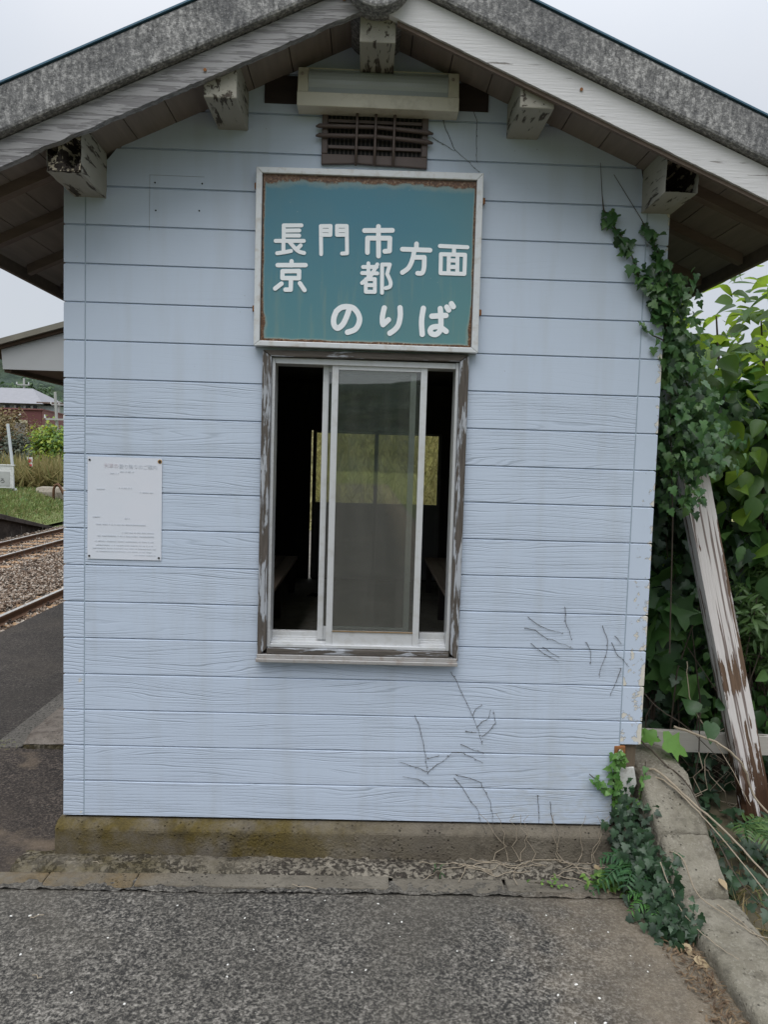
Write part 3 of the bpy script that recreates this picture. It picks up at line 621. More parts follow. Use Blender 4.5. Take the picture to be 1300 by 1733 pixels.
sign = thing('station_sign', (1.22, 0, 2.3), 'rusty teal enamel sign with white Japanese lettering in a pale metal frame', 'sign')
MB().box(.795, 1.641, -.034, -.0275, 1.992, 2.642).build('panel', SIGN, sign)
def fr(p): return MB().prism(p, 1, -.046, .0-.001)
FO = [(.7685, 1.969), (1.6705, 1.969), (1.6665, 2.673), (.7675, 2.664)]; FI = [(.793, 1.990), (1.643, 1.990), (1.641, 2.645), (.792, 2.641)]
for i in range(4):
    j = (i+1) % 4
    cx = 1.22
    fr([FO[i], FO[j], FI[j], FI[i]]).build('frame_bar', SIGNFRAME, sign, bevel=.0025)
for (x, z) in ((.764, 2.6), (.764, 2.12), (1.674, 2.575), (1.676, 2.135)): MB().box(x-.006, x+.006, -.02, -.001, z-.012, z+.012).build('bracket', RUST, sign, bevel=.003)
def stroke(mb, pts, w, y, th=.0016):
    P = [Vector((p[0], p[1])) for p in pts]
    if len(P) > 2:   # smooth curves
        Q = []
        for i in range(len(P)-1):
            p0, p1, p2, p3 = P[max(i-1, 0)], P[i], P[i+1], P[min(i+2, len(P)-1)]
            sharp = len(P) == 3 and abs((p1-p0).angle(p2-p1, 0) if i else 0) > 1.2
            for t in np.linspace(0, 1, 7)[:-1]:
                Q.append(.5*((2*p1)+(p2-p0)*t+(2*p0-5*p1+4*p2-p3)*t*t+(3*p1-p0-3*p2+p3)*t**3) if len(P) > 3 else p1.lerp(p2, t))
        Q.append(P[-1]); P = Q
    L = []; Rr = []; n = len(P)
    for i in range(n):
        t = (P[min(i+1, n-1)]-P[max(i-1, 0)]).normalized(); nn = Vector((-t.y, t.x))
        L.append(P[i]+nn*w); Rr.append(P[i]-nn*w)
    t0 = (P[1]-P[0]).normalized(); t1 = (P[-1]-P[-2]).normalized()
    def cap(c, t, a0):
        b = math.atan2(t.y, t.x); return [c+Vector((math.cos(b+a), math.sin(b+a)))*w for a in np.linspace(a0, a0+math.pi, 9)[1:-1]]
    # body quads + caps
    def ex(poly):
        m = len(poly); mb.add([(q.x, y, q.y) for q in poly]+[(q.x, y+th, q.y) for q in poly], [tuple(range(m))]+[(i, (i+1) % m, m+(i+1) % m, m+i)[::-1] for i in range(m)])
    V = []; F = []
    for i in range(n): V += [(L[i].x, y, L[i].y), (Rr[i].x, y, Rr[i].y)]
    F = [(2*i, 2*i+1, 2*i+3, 2*i+2) for i in range(n-1)]
    mb.add(V, F)
    W_ = []
    for i in range(n): W_ += [(L[i].x, y+th, L[i].y), (Rr[i].x, y+th, Rr[i].y)]
    mb.add(V+W_, [(2*i, 2*i+2, 2*n+2*i+2, 2*n+2*i) for i in range(n-1)]+[(2*i+1, 2*n+2*i+1, 2*n+2*i+3, 2*i+3) for i in range(n-1)])
    c1 = [Rr[-1]]+cap(P[-1], t1, -math.pi/2)+[L[-1]]; ex(c1)
    c0 = [L[0]]+cap(P[0], t0, math.pi/2)+[Rr[0]]; ex(c0)
CH = [
('長',0.0077,[[(0.879,2.444),(0.949,2.447)],[(0.879,2.444),(0.88,2.385)],[(0.879,2.424),(0.941,2.427)],[(0.88,2.405),(0.941,2.407)],[(0.848,2.383),(0.96,2.387)],[(0.879,2.382),(0.88,2.342)],[(0.855,2.335),(0.883,2.34),(0.91,2.346)],[(0.903,2.381),(0.928,2.355),(0.944,2.344),(0.962,2.34)],[(0.948,2.369),(0.935,2.356)]]),
('門',0.0080,[[(1.026,2.447),(1.03,2.338)],[(1.026,2.447),(1.065,2.449)],[(1.065,2.449),(1.065,2.414)],[(1.027,2.43),(1.065,2.431)],[(1.027,2.413),(1.065,2.414)],[(1.129,2.451),(1.133,2.345)],[(1.09,2.45),(1.129,2.451)],[(1.09,2.45),(1.091,2.415)],[(1.09,2.432),(1.129,2.434)],[(1.091,2.415),(1.129,2.417)],[(1.133,2.345),(1.113,2.343)]]),
('市',0.0094,[[(1.255,2.454),(1.259,2.339)],[(1.2,2.436),(1.311,2.441)],[(1.213,2.407),(1.214,2.351)],[(1.213,2.407),(1.302,2.41)],[(1.302,2.41),(1.302,2.36)],[(1.302,2.36),(1.283,2.358)]]),
('京',0.0087,[[(0.913,2.306),(0.913,2.29)],[(0.858,2.289),(0.969,2.293)],[(0.878,2.266),(0.944,2.269)],[(0.878,2.266),(0.878,2.239)],[(0.944,2.269),(0.944,2.241)],[(0.878,2.239),(0.944,2.241)],[(0.912,2.236),(0.912,2.195)],[(0.912,2.195),(0.891,2.194)],[(0.875,2.217),(0.85,2.197)],[(0.948,2.221),(0.967,2.195)]]),
('都',0.0081,[[(1.219,2.309),(1.221,2.247)],[(1.198,2.294),(1.253,2.296)],[(1.195,2.27),(1.256,2.271)],[(1.255,2.306),(1.231,2.261),(1.196,2.231)],[(1.211,2.242),(1.212,2.197)],[(1.247,2.243),(1.248,2.198)],[(1.211,2.246),(1.247,2.248)],[(1.212,2.223),(1.248,2.224)],[(1.212,2.197),(1.248,2.198)],[(1.274,2.306),(1.277,2.195)],[(1.274,2.306),(1.305,2.307)],[(1.305,2.307),(1.295,2.27)],[(1.295,2.27),(1.309,2.241),(1.308,2.221),(1.291,2.214)]]),
('方',0.0092,[[(1.409,2.392),(1.409,2.372)],[(1.353,2.369),(1.464,2.369)],[(1.401,2.368),(1.395,2.331),(1.38,2.297),(1.356,2.278)],[(1.404,2.339),(1.442,2.34)],[(1.442,2.34),(1.442,2.3),(1.435,2.279),(1.417,2.277)]]),
('面',0.0084,[[(1.503,2.387),(1.613,2.386)],[(1.56,2.382),(1.56,2.359)],[(1.508,2.355),(1.605,2.356)],[(1.508,2.355),(1.509,2.281)],[(1.605,2.356),(1.605,2.281)],[(1.509,2.281),(1.605,2.281)],[(1.54,2.354),(1.541,2.283)],[(1.574,2.355),(1.576,2.283)],[(1.54,2.332),(1.575,2.332)],[(1.541,2.306),(1.575,2.307)]]),
('の',0.0109,[[(1.15,2.134),(1.137,2.094),(1.122,2.064),(1.102,2.05),(1.088,2.064),(1.087,2.09),(1.096,2.116)],[(1.096,2.116),(1.114,2.131),(1.138,2.136),(1.164,2.131),(1.182,2.112),(1.19,2.089),(1.185,2.065),(1.171,2.046),(1.143,2.035)]]),
('り',0.0106,[[(1.288,2.136),(1.282,2.106),(1.282,2.08),(1.285,2.07)],[(1.285,2.07),(1.306,2.09)],[(1.351,2.139),(1.353,2.108),(1.347,2.073),(1.333,2.052),(1.313,2.037)]]),
('ば',0.0108,[[(1.445,2.14),(1.44,2.102),(1.44,2.074),(1.444,2.037)],[(1.48,2.11),(1.537,2.115)],[(1.513,2.141),(1.517,2.1),(1.517,2.065),(1.511,2.048),(1.497,2.038),(1.48,2.042),(1.475,2.053)],[(1.475,2.053),(1.481,2.064),(1.496,2.069),(1.515,2.068),(1.54,2.052)],[(1.539,2.148),(1.547,2.137)],[(1.557,2.162),(1.565,2.151)]]),
]
for k, (c, w, ss) in enumerate(CH):
    mbc = MB()
    for i, s in enumerate(ss): stroke(mbc, s, w*(.94 if k in (1, 4, 6) else 1), -.0362-.00012*i)
    mbc.build('lettering', LETTER, sign)

notice = thing('notice_plate', (.25, 0, 1.3), 'faded white notice plate nailed to the wall left of the window', 'notice')
NOT = NM('faded_notice'); cN = NOT.mix(NOT.noise(NOT.pos, 4, 3), (.55, .60, .66), (.63, .63, .68)); NOT.bsdf(cN, .4, NOT.bump(NOT.noise(NOT.pos, 8, 2), .2, .004), .4)
V = []
gx = np.linspace(.0985, .400, 9); gz = np.linspace(1.088, 1.507, 11)
for z in gz:
    for x in gx: V.append((x, -.004-.001*math.exp(-((x-.25)/.09)**2-((z-1.088)/.05)**2), z))
I = np.arange(99).reshape(11, 9); F = [(I[a, b], I[a, b+1], I[a+1, b+1], I[a+1, b]) for a in range(10) for b in range(8)]
o = MB().add(V, [tuple(int(q) for q in f) for f in F]).build('plate', NOT.m, notice); md = o.modifiers.new('t', 'SOLIDIFY'); md.thickness = .0025; md.offset = -1
for (x, z, r) in ((.107, 1.494, 0), (.391, 1.494, 1), (.1065, 1.1, 0), (.3905, 1.0985, 0)):
    if r: MB().disc((x, -.0045, z), (0, -1, 0), .0085, .001, 14).build('rust_ring', mat_plain('rust_stain', (.42, .24, .07), .8, .3, 60), notice)
    MB().disc((x, -.0048, z), (0, -1, 0), .0042 if not r else .0055, .0026, 10).build('nail', NAIL, notice)
def text(body, x, z, size, mat, parent, name='faded_text'):
    cu = bpy.data.curves.new(name, 'FONT'); cu.body = body; cu.size = size; cu.extrude = .0002
    tmp = bpy.data.objects.new('tmp', cu); COL.objects.link(tmp)
    dg = bpy.context.evaluated_depsgraph_get(); me = bpy.data.meshes.new_from_object(tmp.evaluated_get(dg))
    bpy.data.objects.remove(tmp)
    me.materials.clear(); me.materials.append(mat); me.name = name
    o = bpy.data.objects.new(name, me); COL.objects.link(o); o.parent = parent
    b = BASE[parent]; o.rotation_euler = (R(90), 0, 0); o.location = (x-b.x, -.0052-b.y, z-b.z); return o
FT = mat_plain('faded_print', (.53, .565, .62), .5, .1, 30); FP = mat_plain('faded_pink_print', (.61, .575, .62), .5, .1, 30)
text('乗り降りのご案内', .225, 1.463, .0195, FT, notice); text('列車の', .165, 1.465, .0195, FP, notice)
for (x0, x1, z) in ((.19, .225, 1.441), (.23, .28, 1.449), (.135, .165, 1.376), (.225, .275, 1.382), (.31, .36, 1.366), (.12, .15, 1.262), (.25, .27, 1.258), (.135, .33, 1.232), (.24, .37, 1.2), (.14, .37, 1.185), (.13, .365, 1.163), (.135, .36, 1.147), (.12, .375, 1.134), (.135, .36, 1.121), (.29, .375, 1.108)):
    fm = MB(); x = x0
    while x < x1:
        w_ = random.uniform(.003, .007); fm.box(x, x+w_, -.0055, -.0045, z-.0022, z+.0022); x += w_+random.choice((.0015, .0015, .006))
    fm.build('faded_text', FT, notice)
# ================================================================== right side: kerb, brace, rail
kerb = thing('concrete_ramp_kerb', (2.55, -.2, G), 'weathered concrete kerb sloping down towards the viewer at the right', 'kerb')
def kblock(prof_, x0, x1, seed):
    """sloping block, top profile (y,z) list from far to near, with worn arrises"""
    P = []
    for (a, b) in zip(prof_[:-1], prof_[1:]):
        n = max(2, int(math.hypot(b[0]-a[0], b[1]-a[1])/.016))
        P += [(a[0]+(b[0]-a[0])*i/n, a[1]+(b[1]-a[1])*i/n) for i in range(n)]
    P.append(prof_[-1]); V = []; sec = []
    for (y, z) in P:
        r = .028
        row = [(x0, -.5), (x0, z-.12), (x0, z-r-.004), (x0+.006, z-r*.45), (x0+r*.6, z-.006), (x0+r*1.2, z)]
        row += [(x0+(x1-x0)*t, z) for t in (.22, .3, .38, .45, .52, .6, .68, .75, .82)] + [(x1-r, z-.001), (x1-.006, z-.009), (x1, z-r), (x1, z-.12), (x1, -.5)]
        o = []
        for (x, zz) in row:
            k = .007*noise.noise(Vector((x*14, y*14, seed))) + .006*noise.noise(Vector((x*45, y*45, seed))) - .008*max(0, noise.noise(Vector((x*30, y*22, seed+5)))-.25)
            o.append((x+k*.7, y+k*.4, zz+k))
        sec.append(o)
    m_ = len(sec[0])
    for s in sec: V += s
    F = [(i*m_+j, (i+1)*m_+j, (i+1)*m_+j+1, i*m_+j+1) for i in range(len(sec)-1) for j in range(m_-1)]
    F += [tuple(range(m_)), tuple(range((len(sec)-1)*m_, len(sec)*m_))[::-1]]
    return MB().add(V, F)
def kb(*a): return kblock(*a).build('kerb_block', KERB, kerb, smooth=True)
kb([(.30, .245), (.27, .25), (.03, .235), (-.02, .215), (-.205, .095), (-.214, .08)], 2.445, 2.655, 1)
kb([(-.219, .07), (-.23, .076), (-.385, -.06), (-.392, -.075)], 2.45, 2.66, 2)
kb([(-.398, -.09), (-.41, -.083), (-.8, -.10), (-2.2, -.115)], 2.455, 2.68, 3)
for o in kerb.children:
    m_ = o.modifiers.new('e', 'EDGE_SPLIT'); m_.split_angle = R(50)
# sloping earth to the right of the kerb and behind
def bank_z(x, y):
    return -.13 + .05*nz(x, y, 1.5, 2) + .02*nz(x, y, 7) + (.05*(x-2.65)) - .18*max(0, 1-abs(y-.1)/.5)*max(0, 1-(x-2.6)/.8)
grid_sheet('earth_bank', 2.62, 14, -6, 30, .14, bank_z, EARTH)
# grassy embankment beyond the shed, seen through its back door
def emb_z(x, y): return -.9 + max(0, min(1, (y-13)/7))*3.9 + .12*nz(x, y, .8)
grid_sheet('grass_embankment', -1.6, 18, 12.6, 40, .5, emb_z, mat_plain('embankment_grass', (.21, .2, .085), .95, .35, 2.2, .5, dirt=(.33, .29, .16)))
def peel_mat_brace():
    m = NM('peeling_white_paint'); p = m.obj(); x, y, z = m.xyz(p)
    n1 = m.noise(m.scale(p, (60, 60, 2.2)), 1, 4, .55, .3); n2 = m.noise(m.scale(p, (16, 16, 7)), 1, 5, .6)
    f = m.math('ADD', m.math('MULTIPLY', n1, .62), m.math('MULTIPLY', n2, .38))
    f = m.math('ADD', f, m.math('MULTIPLY', m.step(z, .62, .2), .12)); f = m.math('ADD', f, m.math('MULTIPLY', m.math('MULTIPLY', m.step(z, .6, .68), m.step(z, .86, .76)), .1))
    f = m.math('ADD', f, m.math('MULTIPLY', m.step(x, .035, .062), .06))
    pe = m.step(f, .575, .592); wn = m.noise(m.scale(p, (90, 90, 5)), 1, 5, .6)
    wc = m.mix(wn, (.04, .024, .015), (.23, .15, .1)); wc = m.mix(m.step(z, .42, .16), wc, m.mix(wn, (.015, .008, .005), (.11, .055, .03)))
    pc = m.mix(m.noise(p, 5, 5), (.7, .67, .65), (.56, .52, .5))
    cl = m.math('MULTIPLY', m.step(m.noise(m.scale(p, (75, 75, 1.6)), 1, 3, .5), .46, .41), .8); pc = m.mix(cl, pc, (.1, .06, .045))
    c = m.mix(pe, pc, wc)
    m.bsdf(c, .75, m.bump(m.math('ADD', m.math('MULTIPLY', m.math('SUBTRACT', 1, pe), .6), wn), .8, .004), .25); return m.m
def post_between(name, a, b, w, dp, mat, nseg=40, rot_bottom=True):
    a, b = Vector(a), Vector(b); L = (b-a).length; zax = (b-a).normalized(); yax = (Vector((0, 1, 0)) - zax*zax.y).normalized(); xax = yax.cross(zax)
    V = []; F = []; m_ = 12
    pl_ = [(-1, -1), (-.33, -1), (.33, -1), (1, -1), (1, -.33), (1, .33), (1, 1), (.33, 1), (-.33, 1), (-1, 1), (-1, .33), (-1, -.33)]
    for i in range(nseg+1):
        z = L*i/nseg; e = max(0, 1-z/.38) if rot_bottom else 0
        for (u, v) in pl_:
            k = 1-.05*(abs(u) == 1 and abs(v) == 1)
            j = noise.noise(Vector((u*3, v*3, z*7)))*(.002+.03*e) - .012*e*(v == -1)*abs(noise.noise(Vector((u*9, 1, z*20))))
            V.append((u*w/2*k+j, v*dp/2*k+j*.5, z))
    F = [(i*m_+j, i*m_+(j+1) % m_, (i+1)*m_+(j+1) % m_, (i+1)*m_+j) for i in range(nseg) for j in range(m_)]
    F += [tuple(range(m_))[::-1], tuple(range(nseg*m_, (nseg+1)*m_))]
    o = MB().add(V, F).build(name, mat)
    o.matrix_world = Matrix(((xax.x, yax.x, zax.x, a.x), (xax.y, yax.y, zax.y, a.y), (xax.z, yax.z, zax.z, a.z), (0, 0, 0, 1)))
    return o
BR = peel_mat_brace()
tag(post_between('leaning_post', (3.135, .315, -.12), (2.585, .30, 2.02), .124, .09, BR), 'leaning square post with peeling white paint, rotten at its foot', 'post')
RAILM = mat_peel('rail_paint', (.42, .40, .36), (.2, .17, .13), .6, (2.5, 30, 30), False)
rb = MB(); 
for i in range(1): rb.prism([(2.44, .185), (3.75, .155), (3.75, .245), (2.44, .285)], 1, .385, .42)
tag(rb.build('fence_rail', RAILM, bevel=.003), 'old whitish horizontal rail behind the leaning post', 'rail')

# ================================================================== leaves
def leaf_shape(kind):
    if kind == 'ovate': E_ = [(0, .02), (.1, .2), (.28, .34), (.5, .34), (.72, .22), (.9, .08), (1, 0)]
    elif kind == 'heart': E_ = [(-.1, .14), (-.02, .32), (.15, .46), (.38, .42), (.62, .27), (.85, .1), (1, 0)]
    elif kind == 'ivy': E_ = [(-.1, .12), (-.1, .34), (.12, .52), (.30, .30), (.46, .40), (.62, .2), (.82, .1), (1, 0)]
    elif kind == 'fig': E_ = [(-.05, .12), (-.08, .34), (.12, .44), (.28, .34), (.52, .62), (.56, .30), (.62, .2), (.82, .17), (1, 0)]
    elif kind == 'lance': E_ = [(0, .01), (.15, .07), (.4, .11), (.7, .08), (1, 0)]
    elif kind == 'blade': E_ = [(0, .035), (.5, .03), (1, 0)]
    cup, curl = {'ovate': (.3, .22), 'heart': (.22, .28), 'ivy': (.16, .2), 'fig': (.2, .25), 'lance': (.3, .3), 'blade': (.2, .35)}[kind]
    V = []; F = []
    for (y, w) in E_:
        my = min(1, max(0, y)); V += [(0, my, -curl*my*my)]
        V += [(-w, y, cup*w-curl*my*my), (w, y, cup*w-curl*my*my)]
    n = len(E_)
    for i in range(n-1):
        a, b = 3*i, 3*i+3
        F += [(a, b, b+1, a+1), (a, a+2, b+2, b)]
    return np.array(V), np.array(F)
SH = {k: leaf_shape(k) for k in ('ovate', 'heart', 'ivy', 'fig', 'lance', 'blade')}
def unit(a): return a/np.maximum(np.linalg.norm(a, axis=1, keepdims=True), 1e-6)
def scatter(name, kind, pos, nrm, tip, size, mat, parent=None, jit=.15):
    V0, F0 = SH[kind]; N = len(pos)
    n_ = unit(nrm); t = tip - n_*np.sum(tip*n_, 1, keepdims=True); t = unit(t); x = np.cross(t, n_)
    S = size[:, None, None]; wv = rng.uniform(1-jit, 1+jit, (N, 1, 1)); cv = rng.uniform(.3, 1.9, (N, 1, 1))
    VV = pos[:, None, :] + S*(V0[None, :, 0:1]*wv*x[:, None, :] + V0[None, :, 1:2]*t[:, None, :] + V0[None, :, 2:3]*cv*n_[:, None, :])
    FF = (F0[None] + (np.arange(N)*len(V0))[:, None, None]).reshape(-1, 4)
    return np_mesh(name, VV.reshape(-1, 3), FF, mat, parent)
def rnd(n): return unit(rng.normal(size=(n, 3)))
def crown_pts(n, c, r, clumps=18, cl=.38, shell=.55):
    """points gathered in clumps spread through an ellipsoid"""
    c = np.array(c); r = np.array(r)
    u = rnd(clumps)*rng.uniform(shell, 1, (clumps, 1))**.6
    idx = rng.integers(0, clumps, n); p_ = u[idx] + rng.normal(size=(n, 3))*cl*.5
    return c + p_*r, unit(p_/1)
def tufts(name, pts, h, mat, parent=None, lean=.45):
    n = len(pts); tip = unit(np.stack([rng.normal(0, lean, n), rng.normal(0, lean, n), np.ones(n)], 1)); nr = rnd(n)
    return scatter(name, 'blade', pts, nr, tip, h*rng.uniform(.5, 1.2, n), mat, parent, .5)
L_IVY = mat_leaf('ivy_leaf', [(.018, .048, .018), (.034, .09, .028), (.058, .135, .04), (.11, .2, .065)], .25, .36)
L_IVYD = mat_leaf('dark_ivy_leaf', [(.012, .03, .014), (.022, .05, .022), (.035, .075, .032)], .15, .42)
L_BIG = mat_leaf('broad_leaf', [(.025, .065, .016), (.05, .12, .024), (.085, .17, .03), (.15, .25, .045)], .5, .42, (.5, .68, .06))
L_DARK = mat_leaf('shade_leaf', [(.016, .042, .014), (.03, .075, .022), (.05, .115, .034)], .25, .42)
L_MID = mat_leaf('mid_green_leaf', [(.03, .075, .022), (.06, .14, .036), (.1, .2, .055)], .4, .4)
L_BRIGHT = mat_leaf('bright_leaf', [(.1, .24, .04), (.15, .3, .06)], .4, .5)
L_LANCE = mat_leaf('narrow_leaf', [(.04, .085, .025), (.07, .13, .04), (.10, .17, .05)], .3, .45)
L_FERN = mat_leaf('fern_leaf', [(.02, .07, .025), (.035, .10, .035), (.06, .15, .045)], .3, .5)
STEM = mat_plain('stem_bark', (.055, .042, .03), .85, .3, 30, .4); DRY = mat_plain('dry_stem', (.27, .225, .165), .85, .3, 40, .3); TEND = mat_plain('dead_tendril', (.075, .068, .06), .9, .3, 40)
DEADLEAF = mat_leaf('dead_leaf', [(.06, .036, .02), (.12, .075, .04), (.22, .16, .095)], .15, .7)

# ---- ivy up the corner of the shed
ivy = thing('climbing_ivy', (2.47, .1, .25), 'green ivy climbing the right corner of the shed and over the leaning post', 'ivy')
TR = [[(2.14, -.008, 2.745), (2.153, -.01, 2.618), (2.161, -.012, 2.561), (2.208, -.014, 2.493), (2.272, -.016, 2.413), (2.315, -.02, 2.297), (2.391, -.02, 2.229), (2.45, .0, 2.10), (2.50, .06, 1.95)],
      [(2.197, -.008, 2.701), (2.314, -.012, 2.532), (2.354, -.014, 2.463), (2.394, -.016, 2.394), (2.423, -.02, 2.301), (2.455, -.01, 2.184), (2.5, .06, 2.0)],
      [(2.324, -.008, 2.125), (2.35, -.01, 2.097), (2.388, -.012, 2.068), (2.43, -.01, 2.053), (2.48, .05, 2.0)],
      [(2.48, .04, 2.25), (2.52, .1, 1.8), (2.58, .15, 1.3), (2.62, .2, .7)], [(2.62, .26, 2.0), (2.68, .24, 1.75), (2.74, .24, 1.5)]]
s = MB()
for t in TR: s.tube(t, [.001, .0014]+[.003]*(len(t)-2), 6)
s.build('stem', STEM, ivy)
pos = []; nr = []; sz = []
def along(t, n, spread, size, nb, u0=0.0):
    P = [Vector(q) for q in t]
    for _ in range(n):
        u = u0+(1-u0)*random.random(); k = u*(len(P)-1); i = min(int(k), len(P)-2); q = P[i].lerp(P[i+1], k-i)
        sp = spread*(.35+.65*u); q = q+Vector((random.gauss(0, sp), random.gauss(-.004, .012), random.gauss(0, sp)))
        if q.x < 2.44: q.y = min(q.y, -.012)
        pos.append(q); nr.append(Vector(nb)+Vector((random.gauss(0, .45), random.gauss(0, .35), random.gauss(.25, .4)))); sz.append(size*random.uniform(.6, 1.25)*(.7+.3*u))
along(TR[0], 62, .030, .052, (0, -1, .2), .28); along(TR[1], 62, .026, .05, (0, -1, .2), .22); along(TR[2], 16, .012, .03, (0, -1, .2))
along(TR[0][5:], 70, .04, .055, (0, -1, .2))
for _ in range(1500):   # the mass on the shed's side and over the post
    z = random.uniform(1.34, 2.32); w = .055+.085*min(1, (2.32-z)/.8)
    xc = 2.50+(2.1-z)*.27 if z < 2.1 else 2.475
    q = Vector((xc+random.gauss(0, w*.55), .10+random.gauss(0, .09), z))
    if q.x < 2.445: q.x = 2.445+random.random()*.03
    if z < 1.54 and q.x > 2.64: continue
    if 1.83 < z < 1.93 and 2.5 < q.x < 2.7 and q.y < .3 and random.random() < .8: continue
    pos.append(q); nr.append(Vector((random.gauss(.05, .5), -1+random.gauss(0, .4), random.gauss(.35, .4)))); sz.append(random.uniform(.022, .05))
for _ in range(420):
    k = random.random(); q = Vector((2.60, .27, 2.0)).lerp(Vector((2.735, .25, 1.52)), k)+Vector((random.gauss(.0, .055), random.gauss(-.03, .035), 0))
    pos.append(q); nr.append(Vector((random.gauss(.1, .5), -1, random.gauss(.4, .4)))); sz.append(random.uniform(.02, .042))
pos = np.array(pos); nr = np.array(nr); n = len(pos)
tip = np.stack([rng.normal(0, .6, n), rng.normal(-.3, .3, n), -np.ones(n)], 1)
scatter('leaves', 'ivy', pos, nr, tip, np.array(sz), L_IVY, ivy)
# ---- darker ivy filling the gap between shed and post
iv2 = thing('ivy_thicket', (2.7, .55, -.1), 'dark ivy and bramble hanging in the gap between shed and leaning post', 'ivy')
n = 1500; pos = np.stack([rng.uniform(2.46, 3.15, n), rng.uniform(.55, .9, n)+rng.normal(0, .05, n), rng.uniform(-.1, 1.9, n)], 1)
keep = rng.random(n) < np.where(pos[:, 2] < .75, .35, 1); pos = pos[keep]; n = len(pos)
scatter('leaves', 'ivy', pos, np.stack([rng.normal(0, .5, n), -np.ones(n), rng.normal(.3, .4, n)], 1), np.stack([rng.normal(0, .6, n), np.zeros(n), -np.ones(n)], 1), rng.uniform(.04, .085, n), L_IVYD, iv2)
s = MB()
for _ in range(16):
    p0 = Vector((random.uniform(2.5, 3.1), random.uniform(.5, .8), random.uniform(-.1, .1))); p1 = p0+Vector((random.uniform(-.3, .3), random.uniform(-.1, .1), random.uniform(.3, 1.2)))
    s.tube([p0, p0.lerp(p1, .4)+Vector((random.gauss(0, .08), 0, .05)), p1], [.004, .004, .002], 5)
s.build('stem', STEM, iv2)

def shrub(name, base, label, cat, group, crown, kind, n, size, mat, clumps=20, cl=.4, stems=5, up_=.6, stem_r=.014, tipz=-.7, shell=.4):
    t = thing(name, base, label, cat, group); c, r = crown
    p_, o_ = crown_pts(n, c, r, clumps, cl, shell)
    nrm = o_*.5+np.array([0, -.25, up_])+rng.normal(0, .45, (n, 3)); tip = o_*.8+rng.normal(0, .5, (n, 3))+np.array([0, -.1, tipz])
    scatter('foliage', kind, p_, nrm, tip, rng.uniform(size*.55, size*1.15, n), mat, t)
    s = MB(); b = Vector(base)
    for k in range(stems):
        e = Vector(c)+Vector((random.uniform(-.7, .7)*r[0], random.uniform(-.6, .6)*r[1], random.uniform(.0, .75)*r[2])); b0 = b+Vector((random.gauss(0, .05), random.gauss(0, .05), -.03))
        md = b0.lerp(e, .5)+Vector((random.gauss(0, .1)*r[0], random.gauss(0, .1)*r[1], .1*r[2]))
        s.tube([b0, b0.lerp(md, .5), md, md.lerp(e, .5)+Vector((0, 0, .03)), e], [stem_r, stem_r*.9, stem_r*.7, stem_r*.5, stem_r*.2], 6)
        for j in range(3):
            f = md.lerp(e, random.uniform(0, .8)); g_ = f+Vector((random.gauss(0, .35)*r[0], random.gauss(0, .3)*r[1], random.uniform(.1, .5)*r[2]))
            s.tube([f, f.lerp(g_, .5)+Vector((0, 0, .02)), g_], [stem_r*.45, stem_r*.35, stem_r*.12], 5)
    s.build('trunk', STEM, t)
    return t
GR = 'shrubs crowding the right side of the shed'
shrub('mulberry_tree', (3.55, 1.35, -.05), 'tall bright green broad-leaved tree rising above the right eave', 'tree', GR, ((3.75, 1.35, 2.16), (.9, .55, .6)), 'ovate', 980, .15, L_BIG, 60, .45, 7, .7, .022)
shrub('broadleaf_shrub', (3.1, .75, -.08), 'mid green broad-leaved shrub between the ivy and the bright tree', 'shrub', GR, ((3.12, .72, 1.72), (.42, .32, .6)), 'ovate', 420, .13, L_BIG, 30, .45, 5, .6, .018)
shrub('drooping_shrub', (3.55, .95, -.08), 'dark shrub with long drooping leaves to the right of the leaning post', 'shrub', GR, ((3.3, .75, 1.35), (.42, .3, .62)), 'ovate', 620, .12, L_MID, 26, .5, 5, .4, .014, -1.2)
shrub('lobed_leaf_shrub', (2.75, .72, -.1), 'low shrub with large lobed leaves just behind the shed corner', 'shrub', GR, ((2.78, .68, .78), (.22, .12, .36)), 'fig', 60, .19, L_MID, 12, .5, 3, .3, .008)
shrub('narrow_leaf_shrub', (3.35, .62, -.08), 'lighter green shrub with narrow leaves right of the leaning post', 'shrub', GR, ((3.33, .62, .82), (.24, .2, .3)), 'lance', 1500, .085, L_LANCE, 26, .4, 7, .5, .006, .6)
shrub('leafy_shrub', (3.4, .8, -.1), 'low dark green shrub at the right edge below the narrow-leaved one', 'shrub', GR, ((3.3, .72, .45), (.35, .25, .42)), 'ovate', 620, .08, L_MID, 24, .45, 5, .5, .006)
# the dense growth further back, which nobody could count leaf by leaf
n = 5200; pos = np.stack([rng.uniform(2.5, 6.5, n), rng.uniform(1.4, 3.6, n), rng.uniform(-.1, 1.0, n)**1.0*1.75], 1)
pos[:, 2] = rng.uniform(-.1, 1, n)*(1.5+.45*np.array([nz(a, b, 1.3, 4) for a, b in pos[:, :2]])+.1*(pos[:, 1]-1.4))
o = scatter('undergrowth', 'ovate', pos, np.stack([rng.normal(0, .5, n), -.7*np.ones(n), rng.normal(.6, .5, n)], 1), np.stack([rng.normal(0, .7, n), rng.normal(0, .3, n), -np.ones(n)], 1), rng.uniform(.09, .19, n), L_DARK)
tag(o, 'dense dark undergrowth behind the shrubs at the right', 'undergrowth', None, 'stuff')
n = 700; pos = np.stack([rng.uniform(2.5, 3.9, n), rng.uniform(.38, 1.5, n), rng.uniform(-.14, .22, n)], 1)
tag(scatter('ground_ivy', 'ivy', pos, np.stack([rng.normal(0, .5, n), -.6*np.ones(n), np.ones(n)], 1), rnd(n)+np.array([0, -.3, -.4]), rng.uniform(.04, .08, n), L_IVYD), 'dark ivy covering the ground under the old rail', 'ground ivy', None, 'stuff')
s = MB()
